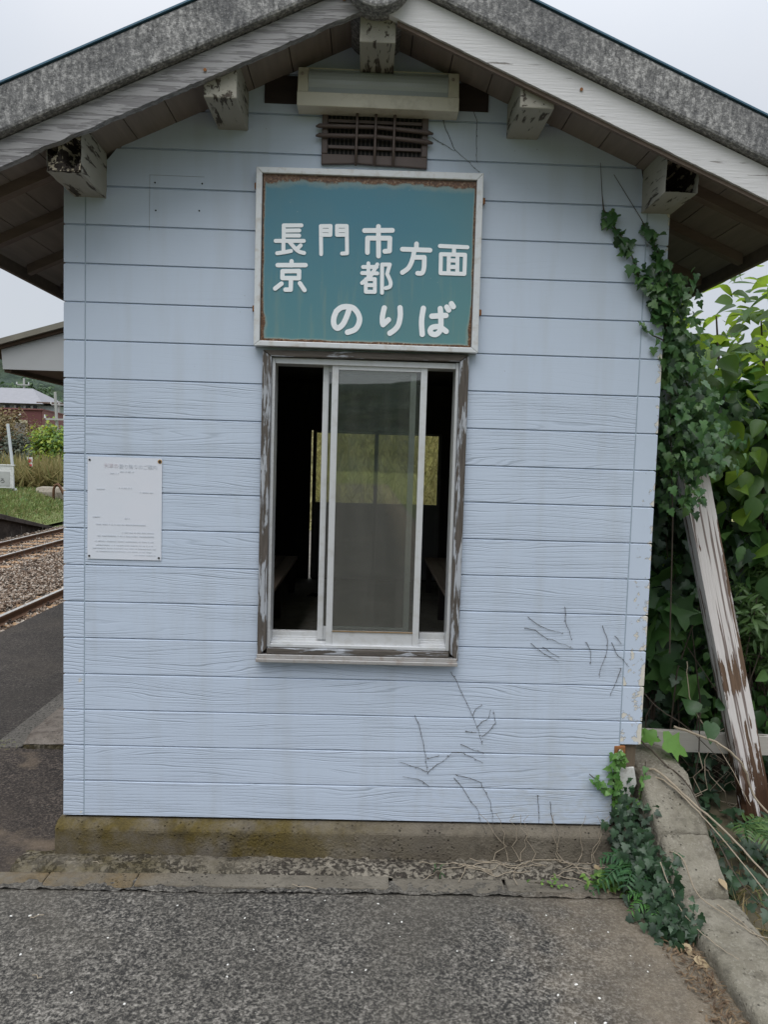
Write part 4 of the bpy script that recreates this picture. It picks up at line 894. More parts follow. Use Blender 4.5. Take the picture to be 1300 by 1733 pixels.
for _ in range(45):
    x = random.uniform(2.5, 3.3); y = random.uniform(.3, .8); P = [Vector((x, y, -.12))]
    for i in range(6): P.append(P[-1]+Vector((random.gauss(0, .06), random.gauss(0, .03), random.uniform(.0, .09))))
    s.tube(P, .0022, 5)
tag(s.build('dry_twigs', DRY), 'tangle of dry twigs under and around the old rail', 'twigs', None, 'stuff')
# bright fig leaf spray over the kerb
fg = thing('fig_sprig', (2.58, .25, .2), 'bright green lobed leaves of a sprig lying over the top of the kerb', 'plant')
scatter('leaves', 'fig', np.array([[2.585, .20, .315], [2.60, .16, .31], [2.55, .22, .30]]), np.array([[-.1, -.6, 1], [.2, -.7, .8], [-.2, -.8, .6]]), np.array([[-.9, -.2, .25], [.95, -.2, -.25], [-.3, -.3, .8]]), np.array([.085, .13, .06]), L_BRIGHT, fg, .05)
MB().tube([(2.62, .5, .15), (2.63, .3, .28), (2.59, .2, .315)], [.004, .003, .002], 6).build('stem', STEM, fg)
rl = thing('round_leaf_seedling', (2.83, .36, .0), 'seedling with two round leaves at the foot of the leaning post', 'plant')
scatter('leaves', 'heart', np.array([[2.80, .30, .40], [2.86, .27, .36], [2.89, .28, .43]]), np.array([[0, -.9, .5], [.1, -.8, .7], [.2, -.9, .4]]), np.array([[-.4, 0, .8], [-.2, -.3, -.8], [.5, 0, .6]]), np.array([.085, .1, .07]), L_DARK, rl)
MB().tube([(2.83, .36, -.1), (2.84, .33, .2), (2.82, .3, .4)], .003, 5).build('stem', STEM, rl)
# ---- ivy at the foot of the corner
ib = thing('ivy_clump', (2.36, -.1, G), 'dark ivy clump at the foot of the shed corner beside the kerb', 'ivy')
pos = []; nr = []; sz = []
for _ in range(1300):
    u = random.random(); y = .05-.62*u; top = (.16-.28*u)
    q = Vector((2.40+random.gauss(0, .045)-.03*(1-u), y+random.gauss(0, .03), G+abs(random.gauss(0, .5))*(top-G+.05)))
    q.x = min(q.x, 2.47); q.z = min(q.z, top+.05)
    pos.append(q); nr.append(Vector((-.5+random.gauss(0, .4), -.6+random.gauss(0, .3), .6+random.gauss(0, .3)))); sz.append(random.uniform(.02, .042))
pos = np.array(pos); n = len(pos)
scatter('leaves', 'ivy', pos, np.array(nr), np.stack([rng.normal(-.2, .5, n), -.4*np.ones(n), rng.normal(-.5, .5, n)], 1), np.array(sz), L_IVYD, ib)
iy = thing('young_ivy', (2.35, -.02, .1), 'bright young ivy creeping up the broken corner of the siding', 'ivy')
TW = [(2.40, -.03, .06), (2.345, -.02, .15), (2.325, -.02, .25), (2.335, -.02, .34)], [(2.344, -.02, .098), (2.316, -.015, .149), (2.264, -.012, .187), (2.219, -.01, .225)], [(2.43, -.02, .12), (2.46, -.01, .2), (2.46, 0, .28)]
s = MB(); pos = []
for t in TW: s.tube(t, .002, 5)
s.build('stem', STEM, iy)
sz = []; nr = []
for t, k in zip(TW, (46, 24, 16)): along(t, k, .012, .033, (0, -1, .4))
pos2 = np.array(pos); n = len(pos2)
scatter('leaves', 'ivy', pos2, np.array(nr)[-n:], np.stack([rng.normal(0, .7, n), -.2*np.ones(n), rng.normal(-.4, .6, n)], 1), np.array(sz)[-n:], mat_leaf('young_ivy_leaf', [(.05, .14, .03), (.09, .2, .04), (.13, .26, .06)], .3, .45), iy)
# ---- ferns
def fern(base, label, fronds, L, mat):
    t = thing('fern', base, label, 'fern', 'ferns beside the kerb'); b = Vector(base)
    for (az_, el) in fronds:
        d_ = Vector((math.cos(az_)*math.cos(el), math.sin(az_)*math.cos(el), math.sin(el))); pts = []
        for i in range(11):
            k = i/10; pts.append(b+d_*L*k+Vector((0, 0, -.55*L*k*k)))
        P = []; T = []; N = []; S = []
        sd = d_.cross(Vector((0, 0, 1))).normalized()
        for i in range(2, 11):
            tg = (pts[i]-pts[i-1]).normalized(); nn_ = sd.cross(tg)
            for sg in (-1, 1):
                P.append(pts[i]); T.append(sd*sg+tg*.55); N.append(nn_+Vector((random.gauss(0, .15),)*3)); S.append(L*.36*(1-.75*abs(i/10-.35)))
        scatter('frond', 'lance', np.array(P), np.array(N), np.array(T), np.array(S)*random.uniform(.9, 1.1), mat, t, .1)
        MB().tube(pts, [.0025]*6+[.0015]*5, 5).build('stalk', L_FERN, t.children[-1])
    return t
fern((2.37, -.23, -.06), 'dark fern with pinnate fronds spreading from the ivy at the kerb', [(3.6, .55), (3.1, .75), (4.1, .6), (4.6, .5), (3.4, .2)], .21, L_FERN)
fern((2.39, -.40, -.10), 'small brighter fern low beside the asphalt edge', [(3.5, .5), (4.2, .6), (4.8, .5), (3.0, .7), (4.5, .2)], .15, mat_leaf('bright_fern_leaf', [(.05, .15, .03), (.08, .2, .04)], .3, .5))
fern((2.86, -.05, .02), 'fern at the right edge beyond the kerb', [(5.6, .5), (6.1, .6), (5.0, .6), (.3, .6), (4.4, .8)], .22, L_LANCE)
# ---- little weeds in the joint
def weed(base, label, n, s_, mat, r=.05, kind='ovate', h=.05):
    t = thing('weed', base, label, 'weed', 'weeds in the paving joint'); b = np.array(base)
    p_ = b+np.stack([rng.normal(0, r, n), rng.normal(0, r*.5, n), rng.uniform(.005, h, n)], 1)
    scatter('leaves', kind, p_, np.stack([rng.normal(0, .4, n), rng.normal(-.4, .3, n), np.ones(n)], 1), rnd(n), rng.uniform(s_*.6, s_*1.2, n), mat, t)
    s = MB()
    for q in p_[:6]: s.tube([tuple(b), tuple((b+q)/2+np.array([0, 0, .006])), tuple(q)], .0012, 4)
    s.build('stem', STEM, t)
WEED = mat_leaf('weed_leaf', [(.05, .11, .02), (.1, .2, .03), (.16, .26, .05)], .3, .5)
weed((2.26, -.235, G+.006), 'bushy green weed in the corner of the paving joint', 95, .026, WEED)
weed((2.03, -.245, G+.01), 'tiny green weed in the joint halfway along the dry runners', 22, .016, WEED, .04, h=.03)
weed((1.57, -.19, G+.01), 'dark seedling standing in the joint below the window', 8, .03, L_DARK, .012, 'lance', .06)
weed((-.86, 1.10, G+.004), 'thin moss and grass line at the left paving joint', 70, .03, mat_leaf('moss_blade', [(.12, .13, .03), (.2, .19, .07)], .2, .7), .1, 'blade', .012)
# ---- dead creeper tendrils on the wall
TL = [
[[(1.613,0.651),(1.637,0.62),(1.662,0.563),(1.691,0.509),(1.714,0.462),(1.733,0.416),(1.746,0.377),(1.759,0.341)],[(1.714,0.47),(1.726,0.494),(1.747,0.511)],[(1.733,0.419),(1.759,0.444),(1.778,0.452),(1.788,0.489)],[(1.754,0.377),(1.787,0.401),(1.802,0.425),(1.813,0.437),(1.799,0.488)],[(1.683,0.396),(1.73,0.392)]] ,
[[(1.466,0.461),(1.487,0.418),(1.504,0.356),(1.518,0.285),(1.531,0.21)],[(1.531,0.214),(1.569,0.251),(1.607,0.275),(1.629,0.299)],[(1.53,0.218),(1.501,0.23),(1.407,0.259)],[(1.526,0.276),(1.576,0.286)],[(1.538,0.155),(1.51,0.178),(1.425,0.196)]] ,
[[(1.645,0.193),(1.681,0.154),(1.714,0.099),(1.755,0.048),(1.768,-0.004),(1.789,-0.035)]] ,
[[(1.656,0.205),(1.71,0.194),(1.761,0.175),(1.766,0.156),(1.799,0.101),(1.813,0.045),(1.82,-0.035)]] ,
[[(1.666,0.339),(1.713,0.321),(1.768,0.304)],[(1.629,0.303),(1.672,0.304),(1.723,0.282),(1.767,0.26)]] ,
[[(2.004,0.125),(2.01,0.073),(2.015,0.001)]] ,
[[(2.058,0.098),(2.068,0.034),(2.093,-0.03)]] ,
[[(1.928,0.892),(1.975,0.857),(2.022,0.839),(2.077,0.825)],[(1.919,0.846),(1.961,0.837),(2.001,0.808),(2.063,0.786),(2.126,0.764)],[(1.948,0.779),(1.996,0.742),(2.067,0.704)],[(1.995,0.765),(2.034,0.743),(2.07,0.724)]] ,
[[(2.083,0.933),(2.09,0.868),(2.108,0.833),(2.116,0.803)]] ,
[[(2.182,0.786),(2.203,0.747),(2.202,0.692)]] ,
[[(2.246,0.86),(2.27,0.795),(2.269,0.74),(2.245,0.678),(2.241,0.638)]] ,
[[(2.304,0.817),(2.33,0.785)],[(2.291,0.79),(2.307,0.749),(2.368,0.692)],[(2.334,0.68),(2.314,0.625),(2.292,0.561)]] ,
]
TLL = ['longest dead creeper tendril, branching below the right end of the window sill', 'forked dead tendril low under the middle of the window', 'straight dead tendril reaching the plinth below the window', 'bent dead tendril reaching the plinth just right of the straight one', 'pair of short slanting dead tendrils below the long branching one', 'short upright dead tendril at the bottom board right of centre', 'rightmost short upright dead tendril at the bottom board', 'bundle of slanting dead tendrils on the siding right of the window', 'short dead tendril crossing a joint above the slanting bundle', 'short curved dead tendril between the bundle and the corner', 'long curved dead tendril near the right corner', 'thin broken dead tendrils at the seam of the right corner trim', 'dead tendril from the end of the strip light to the sign corner', 'dead tendril hanging down right of the strip light']
TL += [[[(1.501, 2.885), (1.551, 2.775), (1.588, 2.747), (1.652, 2.692)], [(1.46, 2.819), (1.551, 2.77)]], [[(1.608, 2.96), (1.637, 2.886), (1.64, 2.733)]]]
for lab, grp in zip(TLL, TL):
    s = MB()
    for t in grp:
        P = []
        for (a, b) in zip(t[:-1], t[1:]):
            k = max(2, int(math.hypot(b[0]-a[0], b[1]-a[1])/.012))
            P += [(a[0]+(b[0]-a[0])*i/k, a[1]+(b[1]-a[1])*i/k) for i in range(k)]
        P.append(t[-1]); Q = []
        for (x, z) in P:
            y = -.0035 if z > 0 else -.0035-.05*min(1, -z/.03)
            Q.append((x+.004*noise.noise(Vector((x*40, z*40, 1))), y, z+.004*noise.noise(Vector((x*40, z*40, 5)))))
        s.tube(Q, [.0012*(1-.6*i/len(Q)) for i in range(len(Q))], 5)
        for q in Q[::2]:
            if random.random() < .7: s.tube([q, (q[0]+random.uniform(-.007, .007), q[1]+.002, q[2]+random.uniform(-.006, .006))], [.0018, .0006], 4)
    tag(s.build('dead_tendril', TEND), lab, 'tendril', 'dead creeper tendrils on the siding')
# ---- dry runners and litter on the ground
def wander(p0, d0, n, step, jit, zf, lift=.004):
    P = [Vector(p0)]; d_ = Vector(d0).normalized()
    for _ in range(n):
        d_ = (d_+Vector((random.gauss(0, jit), random.gauss(0, jit), 0))).normalized(); q = P[-1]+d_*step; q.z = zf(q.x, q.y)+lift+abs(random.gauss(0, .003)); P.append(q)
    return P
def gz_(x, y): return max(G+.008, strip_z(x, y) if -.19 < y < -.03 else G+.008)
s = MB()
for k in range(24):
    x = random.uniform(1.62, 2.28); y = random.uniform(-.2, -.06)
    P = [q for q in wander((x, y, G+.01), (random.choice((-1, 1)), random.gauss(0, .15), 0), random.randint(6, 20), .018, .22, gz_) if -.24 < q.y < -.055 and q.x < 2.4]
    if len(P) > 2: s.tube(P, .0016, 5)
tag(s.build('dry_runners', DRY), 'tangle of dry pale runners lying along the foot of the plinth', 'dry stems', None, 'stuff')
s = MB()
for k in range(10):
    x = random.uniform(1.72, 2.25); P = [(x, -.075, G+.02)]
    for i in range(7): P.append((P[-1][0]+random.gauss(0, .016), -.058-.004*random.random(), G+.02+.028*(i+1)))
    s.tube(P, [.0015]*5+[.001]*3, 5)
tag(s.build('dry_creeper_stems', DRY), 'thin dry creeper stems climbing the plinth below the siding', 'dry stems', None, 'stuff')
def vine(pts, r, label, mat=DRY):
    P = [Vector(p) for p in pts]; Q = []
    for i in range(len(P)-1):
        p0, p1, p2, p3 = P[max(i-1, 0)], P[i], P[i+1], P[min(i+2, len(P)-1)]
        for t in np.linspace(0, 1, 7)[:-1]: Q.append(.5*((2*p1)+(p2-p0)*t+(2*p0-5*p1+4*p2-p3)*t*t+(3*p1-p0-3*p2+p3)*t**3)+Vector((random.gauss(0, .0012), random.gauss(0, .0012), random.gauss(0, .0012))))
    Q.append(P[-1]); tag(MB().tube(Q, [r*(1-.5*i/len(Q)) for i in range(len(Q))], 6).build('vine', mat), label, 'vine', 'bare vines trailing over the kerb')
vine([(2.44, .06, .17), (2.50, .0, .245), (2.60, -.12, .175), (2.70, -.24, .10), (2.78, -.38, .02), (2.84, -.6, -.05)], .0055, 'thick pale vine crossing the kerb from the corner to the lower right')
vine([(2.46, .04, .2), (2.53, -.04, .215), (2.62, -.17, .145), (2.69, -.28, .07), (2.76, -.5, -.03)], .004, 'second pale vine close beside the thick one')
vine([(2.42, .25, .5), (2.47, .2, .35), (2.56, .08, .255), (2.62, -.05, .21), (2.655, -.21, .1), (2.70, -.4, -.03), (2.78, -.62, -.08)], .004, 'dark thin vine running down the middle of the kerb', STEM)
vine([(2.70, .3, .33), (2.86, .22, .29), (2.98, .2, .2), (3.04, .18, .05), (3.1, .05, -.02)], .007, 'thick pale vine arching past the foot of the leaning post')
vine([(2.46, -.25, .02), (2.49, -.34, .04), (2.52, -.42, -.055), (2.58, -.52, -.075), (2.64, -.62, -.085), (2.72, -.64, -.09)], .003, 'thin curling pale vine on the lowest kerb block')
vine([(2.40, -.36, .03), (2.42, -.42, -.04), (2.44, -.52, -.09), (2.47, -.66, -.088), (2.52, -.75, -.09)], .0025, 'thin pale vine along the left edge of the lowest kerb block')
vine([(2.58, -.46, -.075), (2.63, -.56, -.085), (2.66, -.68, -.092)], .0025, 'short pale twig lying on the lowest kerb block')
vine([(2.78, .38, .62), (2.80, .34, .42), (2.92, .2, .2), (2.98, .1, .05)], .0025, 'fine pale vine hanging left of the leaning post')
vine([(2.46, .34, .6), (2.62, .32, .42), (2.76, .3, .33), (2.9, .24, .2)], .003, 'dark vine slanting across the gap behind the kerb', STEM)
vine([(2.39, -.04, -.02), (2.37, -.07, .0), (2.36, -.08, .03), (2.385, -.09, .05)], .003, 'small pale loop of vine in the ivy at the corner')
n = 620; u = rng.random(n); pos = np.stack([2.43-.11*rng.random(n)**1.6, -.42-.75*u, np.full(n, G+.004)], 1)
pos[:, 2] += rng.uniform(0, .012, n)
o = scatter('leaf_litter', 'lance', pos, np.stack([rng.normal(0, .3, n), rng.normal(0, .3, n), np.ones(n)], 1), np.stack([rng.normal(0, 1, n), rng.normal(0, 1, n), rng.normal(0, .15, n)], 1), rng.uniform(.012, .036, n), DEADLEAF)
tag(o, 'brown leaf litter along the kerb at the edge of the asphalt', 'leaf litter', None, 'stuff')
PALELEAF = mat_leaf('pale_dead_leaf', [(.28, .2, .11), (.36, .29, .18)], .15, .7)
for lab, q, a, sz_ in (('curled pale dead leaf on the litter beside the kerb', (2.395, -.60, G+.015), (.5, -1, .1), .055), ('broad pale dead leaf near the bottom right corner', (2.40, -.68, G+.012), (1, -.3, .1), .06), ('cream dead leaf beside the green weed in the joint', (2.235, -.26, G+.012), (.7, -1, 0), .06), ('dry leaf on the second kerb block', (2.63, -.36, -.03), (.3, -1, -.5), .05), ('whitish leaf lying on the rubble strip by the corner', (2.22, -.13, G+.03), (1, .2, 0), .035)):
    V0, F0 = SH['ovate']; o = scatter('dead_leaf', 'ovate', np.array([q]), np.array([[.2, -.3, 1]]), np.array([a]), np.array([sz_]), PALELEAF); tag(o, lab, 'dead leaf', 'single dead leaves on the ground')
# grass and twigs to the right of the kerb
n = 900; pos = np.stack([rng.uniform(2.68, 3.3, n), rng.uniform(-1.2, .25, n), np.zeros(n)], 1); pos[:, 2] = [bank_z(a, b)-.005 for a, b in pos[:, :2]]
tag(tufts('dry_grass', pos, .09, mat_leaf('straw', [(.2, .15, .07), (.33, .26, .13), (.12, .14, .04)], .2, .7), None, .9), 'dry straw grass on the bank right of the kerb', 'grass', None, 'stuff')
n = 260; pos = np.stack([rng.uniform(2.7, 3.3, n), rng.uniform(-.6, .4, n), np.zeros(n)], 1); pos[:, 2] = [bank_z(a, b)+random.uniform(0, .12) for a, b in pos[:, :2]]
tag(scatter('bank_weeds', 'ivy', pos, np.stack([rng.normal(0, .4, n), -.5*np.ones(n), np.ones(n)], 1), rnd(n), rng.uniform(.03, .06, n), L_IVYD), 'low dark weeds on the bank right of the kerb', 'weeds', None, 'stuff')
# ---- white shell chips on the asphalt
chip_src = None
spots = [(680, 1560), (668, 1547), (658, 1563), (677, 1585), (50, 1550), (64, 1548), (52, 1606), (34, 1615), (18, 1551), (182, 1588), (385, 1632), (520, 1558), (563, 1564), (414, 1554), (470, 1585), (384, 1652), (429, 1606), (486, 1590), (550, 1525), (619, 1642), (596, 1646), (774, 1610), (833, 1626), (968, 1650), (976, 1667), (1000, 1574), (1068, 1618), (1030, 1577), (974, 1732), (1015, 1690), (925, 1549), (970, 1571), (1100, 1634), (1097, 1645), (1016, 1691), (1025, 1732), (945, 1684), (952, 1614), (865, 1586), (756, 1740), (640, 1530), (300, 1532), (210, 1700), (120, 1680)]
for (px, py) in spots:
    dr_ = fw + rt*((px-650)/1300) - up*((py-866.5)/1300); t_ = (G-CAM.z)/dr_.z; q = CAM+dr_*t_
    if chip_src is None:
        mbx = MB(); m_ = 7
        ring = [(.0085*math.cos(a)*random.uniform(.75, 1.1), .006*math.sin(a)*random.uniform(.75, 1.1)) for a in np.linspace(0, 2*math.pi, m_+1)[:-1]]
        mbx.add([(0, 0, .0035)]+[(x, y, .0) for x, y in ring]+[(x*.7, y*.7, .003) for x, y in ring], [(0, m_+1+i, m_+1+(i+1) % m_) for i in range(m_)]+[(1+i, 1+(i+1) % m_, m_+1+(i+1) % m_, m_+1+i) for i in range(m_)])
        o = mbx.build('shell_chip', mat_plain('shell_white', (.66, .65, .61), .6, .12, 60)); chip_src = o
        tag(o, 'tiny white shell chip lying on the asphalt', 'shell chip', 'white shell chips scattered on the asphalt')
    else: o = chip_src.copy(); COL.objects.link(o)
    o.location = (q.x, q.y, front_z(q.x, q.y)+.0005); k = random.uniform(.3, .7); o.scale = (k*random.uniform(.7, 1.2), k, k); o.rotation_euler = (0, 0, random.uniform(0, 6))
for lab, px, py, az_, L_ in (('short straw lying at the left of the asphalt', 62, 1550, .5, .05), ('curved white straw at the lower left of the asphalt', 62, 1652, 2.6, .04), ('thin straw on the edging strip below the window', 515, 1503, -.2, .1), ('small straw on the rubble strip at the left', 165, 1462, 2.7, .045)):
    dr_ = fw + rt*((px-650)/1300) - up*((py-866.5)/1300); t_ = (G+.01-CAM.z)/dr_.z; q = CAM+dr_*t_
    tag(MB().tube([q+Vector((math.cos(az_)*L_*k, math.sin(az_)*L_*k+.006*math.sin(k*9), .006 if py < 1530 else .0)) for k in (-.5, -.2, .1, .5)], .0016, 5).build('straw', DRY), lab, 'straw', 'loose straws on the ground')
# ================================================================== canopy behind the shed
can = thing('platform_canopy', (-1.0, 4.5, G), 'grey boarded platform canopy roof seen behind the left edge of the shed', 'canopy')
CT = lambda x: 2.475+.3*(x+2.03) if x < -1.25 else 2.475+.3*.78-.3*(x+1.25)
CM = mat_plain('canopy_board', (.33, .34, .345), .6, .1, 3, .1); CR_ = mat_plain('canopy_roof_sheet', (.16, .15, .12), .6, .3, 6, .1); CD = mat_wood('canopy_soffit', (.07, .045, .03), (3, 30, 30), .8, .4)
rp = [(-2.2, CT(-2.2)), (-1.25, CT(-1.25)), (-.56, CT(-.56))]
MB().prism(rp+[(x, z-.05) for x, z in rp[::-1]], 1, 3.74, 7.4).build('roof', CR_, can)
rq = [(x, z-.051) for x, z in rp]; MB().prism(rq+[(x, z-.03) for x, z in rq[::-1]], 1, 3.78, 7.38).build('roof_edge', CD, can)
MB().prism([(-2.02, 2.22), (-.58, 2.22), (-.58, CT(-.58)-.082), (-1.25, CT(-1.25)-.082), (-2.035, CT(-2.035)-.082)], 1, 3.81, 3.835).build('gable_board', CM, can)
MB().box(-2.0, -.6, 3.836, 7.35, 2.235, 2.25).build('soffit', CD, can)
MB().box(-2.02, -1.96, 3.836, 7.35, 2.195, 2.234).build('eave_beam', CD, can)
for y in (4.6, 6.8): MB().box(-1.0, -.9, y, y+.1, G, 2.2345).build('post', CM, can, bevel=.004)
# ================================================================== railway
BAL = NM('ballast'); e_ = BAL.vor(BAL.pos, 17, 'DISTANCE_TO_EDGE'); ic = BAL.n('SeparateColor', {0: BAL.vor(BAL.pos, 17, 'F1', 'Color')}).outputs[0]
bc = BAL.mix(BAL.step(e_, .02, .16), (.02, .014, .01), BAL.ramp(ic, [(0, (.09, .055, .035)), (.5, (.2, .16, .12)), (1, (.34, .3, .26))]))
BAL.bsdf(bc, .9, BAL.bump(BAL.step(e_, 0, .3), 1, .05), .2)
grid_sheet('ballast_bed', -8.05, -2.055, -8, 70, .4, lambda x, y: -.845+.03*nz(x, y, 2)+(.03 if -5.6 < x < -3.9 else 0), BAL.m)
# loose stones where the bed is seen
ys = 4+26*rng.random(90000)**1.25; xs = 1.233+(ys+3.16)*rng.uniform(-.66, -.33, 90000)
k = (xs < -2.15) & (xs > -8.0); xs, ys = xs[k][:26000], ys[k][:26000]; n = len(xs)
O = np.array([(1, 0, 0), (-1, 0, 0), (0, 1, 0), (0, -1, 0), (0, 0, 1), (0, 0, -1)], float)
OF = np.array([(0, 2, 4), (2, 1, 4), (1, 3, 4), (3, 0, 4), (2, 0, 5), (1, 2, 5), (3, 1, 5), (0, 3, 5)])
Q = O[None]*rng.uniform(.55, 1.3, (n, 6, 1))+rng.normal(0, .25, (n, 6, 3)); an = rng.uniform(0, 6.28, n)
Q *= np.array([1, 1, .75]); ca, sa = np.cos(an)[:, None], np.sin(an)[:, None]
Qx = Q[..., 0]*ca-Q[..., 1]*sa; Qy = Q[..., 0]*sa+Q[..., 1]*ca
szs = rng.uniform(.018, .036, n)[:, None]
V = np.stack([xs[:, None]+Qx*szs, ys[:, None]+Qy*szs, -.838+.03*((xs > -5.6) & (xs < -3.9))[:, None]+rng.uniform(-.01, .02, n)[:, None]+Q[..., 2]*szs], -1)
st = NM('ballast_stone'); rr_ = st.geo.outputs['Random Per Island']
st.bsdf(st.ramp(rr_, [(0, (.06, .035, .022)), (.35, (.15, .105, .072)), (.7, (.24, .19, .15)), (1, (.36, .32, .27))]), .85, st.bump(st.noise(st.pos, 80, 3), .4, .01), .25)
o = np_mesh('ballast', V.reshape(-1, 3), (OF[None]+(np.arange(n)*6)[:, None, None]).reshape(-1, 3), st.m); tag(o, 'brown and grey ballast stones between the rails', 'ballast', None, 'stuff')
RAILTOP = mat_plain('worn_rail_head', (.45, .43, .4), .35, .12, 12, .05, .6); RAILSIDE = mat_plain('rusty_rail', (.10, .05, .025), .85, .4, 20, .3)
SLEEP = mat_wood('rusty_sleeper', (.26, .16, .085), (3, 24, 24), .85, .35); CLIP = mat_plain('rail_clip', (.03, .02, .014), .8, .3)
def track(xa, xb, label):
    t = thing('railway_track', ((xa+xb)/2, 8, -.84), label, 'railway track')
    for x in (xa, xb):
        r = MB().prism([(x-.06, -.82), (x+.06, -.82), (x+.06, -.81), (x+.011, -.795), (x+.011, -.735), (x-.011, -.735), (x-.011, -.795), (x-.06, -.81)], 1, -8, 70)
        r.prism([(x-.011, -.7345), (x+.011, -.7345), (x+.032, -.73), (x+.032, -.7055), (x-.032, -.7055), (x-.032, -.73)], 1, -8, 70); o = r.build('rail', RAILSIDE, t)
        MB().box(x-.029, x+.029, -8, 70, -.705, -.70).build('rail_head', RAILTOP, o)
    src = None; csrc = None
    for i in range(56):
        y = -1+.62*i
        if src is None:
            src = MB().box(min(xa, xb)-.46, max(xa, xb)+.46, y-.11, y+.11, -.97, -.8205).build('sleeper', SLEEP, t, bevel=.012); y_0 = y
        else:
            o = src.copy(); COL.objects.link(o); o.parent = t; o.location = (0, y-y_0, 0)
        if 4 < y < 24:
            for x in (xa, xb):
                for sg in (-1, 1):
                    if csrc is None:
                        csrc = MB().box(-.03, .03, -.035, .035, 0, .03).disc((0, 0, .03), (0, 0, 1), .018, .03, 8).build('rail_clip', CLIP, None, bevel=.006); cs = csrc; cs.parent = t
                        cs.location = (x+sg*.09-BASE[t].x, y-BASE[t].y, -.8195-BASE[t].z)
                    else:
                        o = csrc.copy(); COL.objects.link(o); o.parent = t; o.location = (x+sg*.09-BASE[t].x, y-BASE[t].y, -.8195-BASE[t].z)
track(-3.55, -2.483, 'nearer railway track beside the platform, its far rail showing'); track(-7.24, -6.173, 'farther railway track with two rails showing across the ballast')
s = MB()
for k in range(60):
    y = random.uniform(7, 20); x = 1.233+(y+3.16)*random.uniform(-.5, -.38)
    if -7.9 < x < -2.3:
        h = random.uniform(.1, .35); s.tube([(x, y, -.83), (x+random.gauss(0, .02), y, -.83+h*.6), (x+random.gauss(0, .05), y, -.83+h)], .004, 4)
tag(s.build('dry_stalks', TEND), 'thin dry weed stalks standing in the ballast', 'stalks', None, 'stuff')
# ---- disused platform with a dark retaining wall
def ramp_z(y): return -.15 if y < 16.4 else max(-.84, -.15-.2*(y-16.4))
pw = thing('retaining_wall', (-8.2, 10, -.85), 'dark stained retaining wall of the grassy platform across the tracks', 'wall')
DKC = mat_concrete('stained_wall', (.018, .013, .011), (.075, .06, .05), .2); DKC2 = mat_concrete('stained_coping', (.035, .028, .025), (.1, .085, .075), .2)
yy = [0, 16.4]+[16.4+.4*i for i in range(1, 9)]
MB().prism([(0, -1.0), (19.85, -1.0), (19.85, ramp_z(19.85)-.06), (16.4, -.29), (0, -.29)], 0, -8.4, -8.12).build('wall', DKC, pw)
MB().prism([(0, -.289), (16.4, -.289), (19.85, ramp_z(19.85)-.059), (19.9, ramp_z(19.9)+.02), (16.4, -.15), (0, -.15)], 0, -8.5, -8.04).build('coping', DKC2, pw, bevel=.01)
def gv_z(x, y):
    s_ = min(1, max(0, (-x-8.3)/2.6)); return ramp_z(y)*(1-s_)+(-.28+.12*math.sin(y*.3))*s_ - .01 + .05*nz(x, y, .9)*s_
grid_sheet('grass_verge', -60, -8.45, 0, 60, .5, gv_z, GRASSGROUND)
GR1 = mat_leaf('meadow_grass', [(.05, .10, .022), (.10, .17, .035), (.17, .22, .06), (.22, .2, .09)], .3, .6); REED = mat_leaf('reeds', [(.16, .14, .05), (.24, .2, .08), (.1, .13, .03), (.33, .27, .13)], .3, .7)
n = 26000; yv = rng.uniform(16.3, 29, n); xv = 1.233+(yv+3.16)*rng.uniform(-.56, -.36, n); kk = xv < -8.5; xv, yv = xv[kk], yv[kk]
P = np.stack([xv, yv, [gv_z(a, b)-.02 for a, b in zip(xv, yv)]], 1); P[:, 2] -= .0
hh = .17*np.clip((-xv-8.3)/1.2, .5, 1)
nn_ = len(P); tip = unit(np.stack([rng.normal(0, .6, nn_), rng.normal(0, .6, nn_), np.ones(nn_)], 1))
o = scatter('meadow_grass', 'lance', P, rnd(nn_), tip, hh*rng.uniform(.5, 1.3, nn_), GR1, None, .4); tag(o, 'green meadow grass on the old platform across the tracks', 'grass', None, 'stuff')
n = 5200; yv = rng.uniform(27.5, 31, n); xv = 1.233+(yv+3.16)*rng.uniform(-.56, -.34, n); P = np.stack([xv, yv, [gv_z(a, b)-.05 for a, b in zip(xv, yv)]], 1)
o = tufts('reeds', P, 1.35, REED, None, .22); tag(o, 'tall straw coloured reeds beyond the grass', 'reeds', None, 'stuff')
# embankment grass behind the shed
n = 9000; yv = rng.uniform(14, 20, n); xv = rng.uniform(-3.5, 7, n); P = np.stack([xv, yv, [emb_z(a, b)-.03 for a, b in zip(xv, yv)]], 1)
P = P[xv > -1.5]
o = tufts('embankment_grass', P, .5, mat_leaf('embankment_blade', [(.2, .19, .085), (.3, .27, .14), (.16, .17, .07), (.4, .35, .21)], .3, .7), None, .5); tag(o, 'tall grass on the bank beyond the back door of the shed', 'grass', None, 'stuff')
def bg_shrub(name, base, label, cat, c, r, n, size, mat, clumps, stems=5, kind='ovate'):
    return shrub(name, base, label, cat, None, (c, r), kind, n, size, mat, clumps, .34, stems, .7, .035, -.2, .5)
L_OLIVE = mat_leaf('grey_green_leaf', [(.02, .03, .018), (.045, .06, .035), (.09, .1, .065)], .15, .6); L_RUST = mat_leaf('rusty_leaf', [(.1, .075, .03), (.19, .13, .05), (.13, .11, .04)], .25, .6)
L_LIME = mat_leaf('lime_leaf', [(.03, .08, .012), (.07, .16, .02), (.2, .3, .03), (.32, .34, .04)], .35, .5); L_WOOD = mat_leaf('woodland_leaf', [(.018, .045, .015), (.04, .08, .025), (.07, .12, .04)], .2, .6)
bg_shrub('dark_bush', (-15.3, 33, -.4), 'dark grey-green bush in front of the maroon building', 'bush', (-15.5, 33, .75), (1.75, 1.1, 1.25), 4800, .17, L_OLIVE, 60)
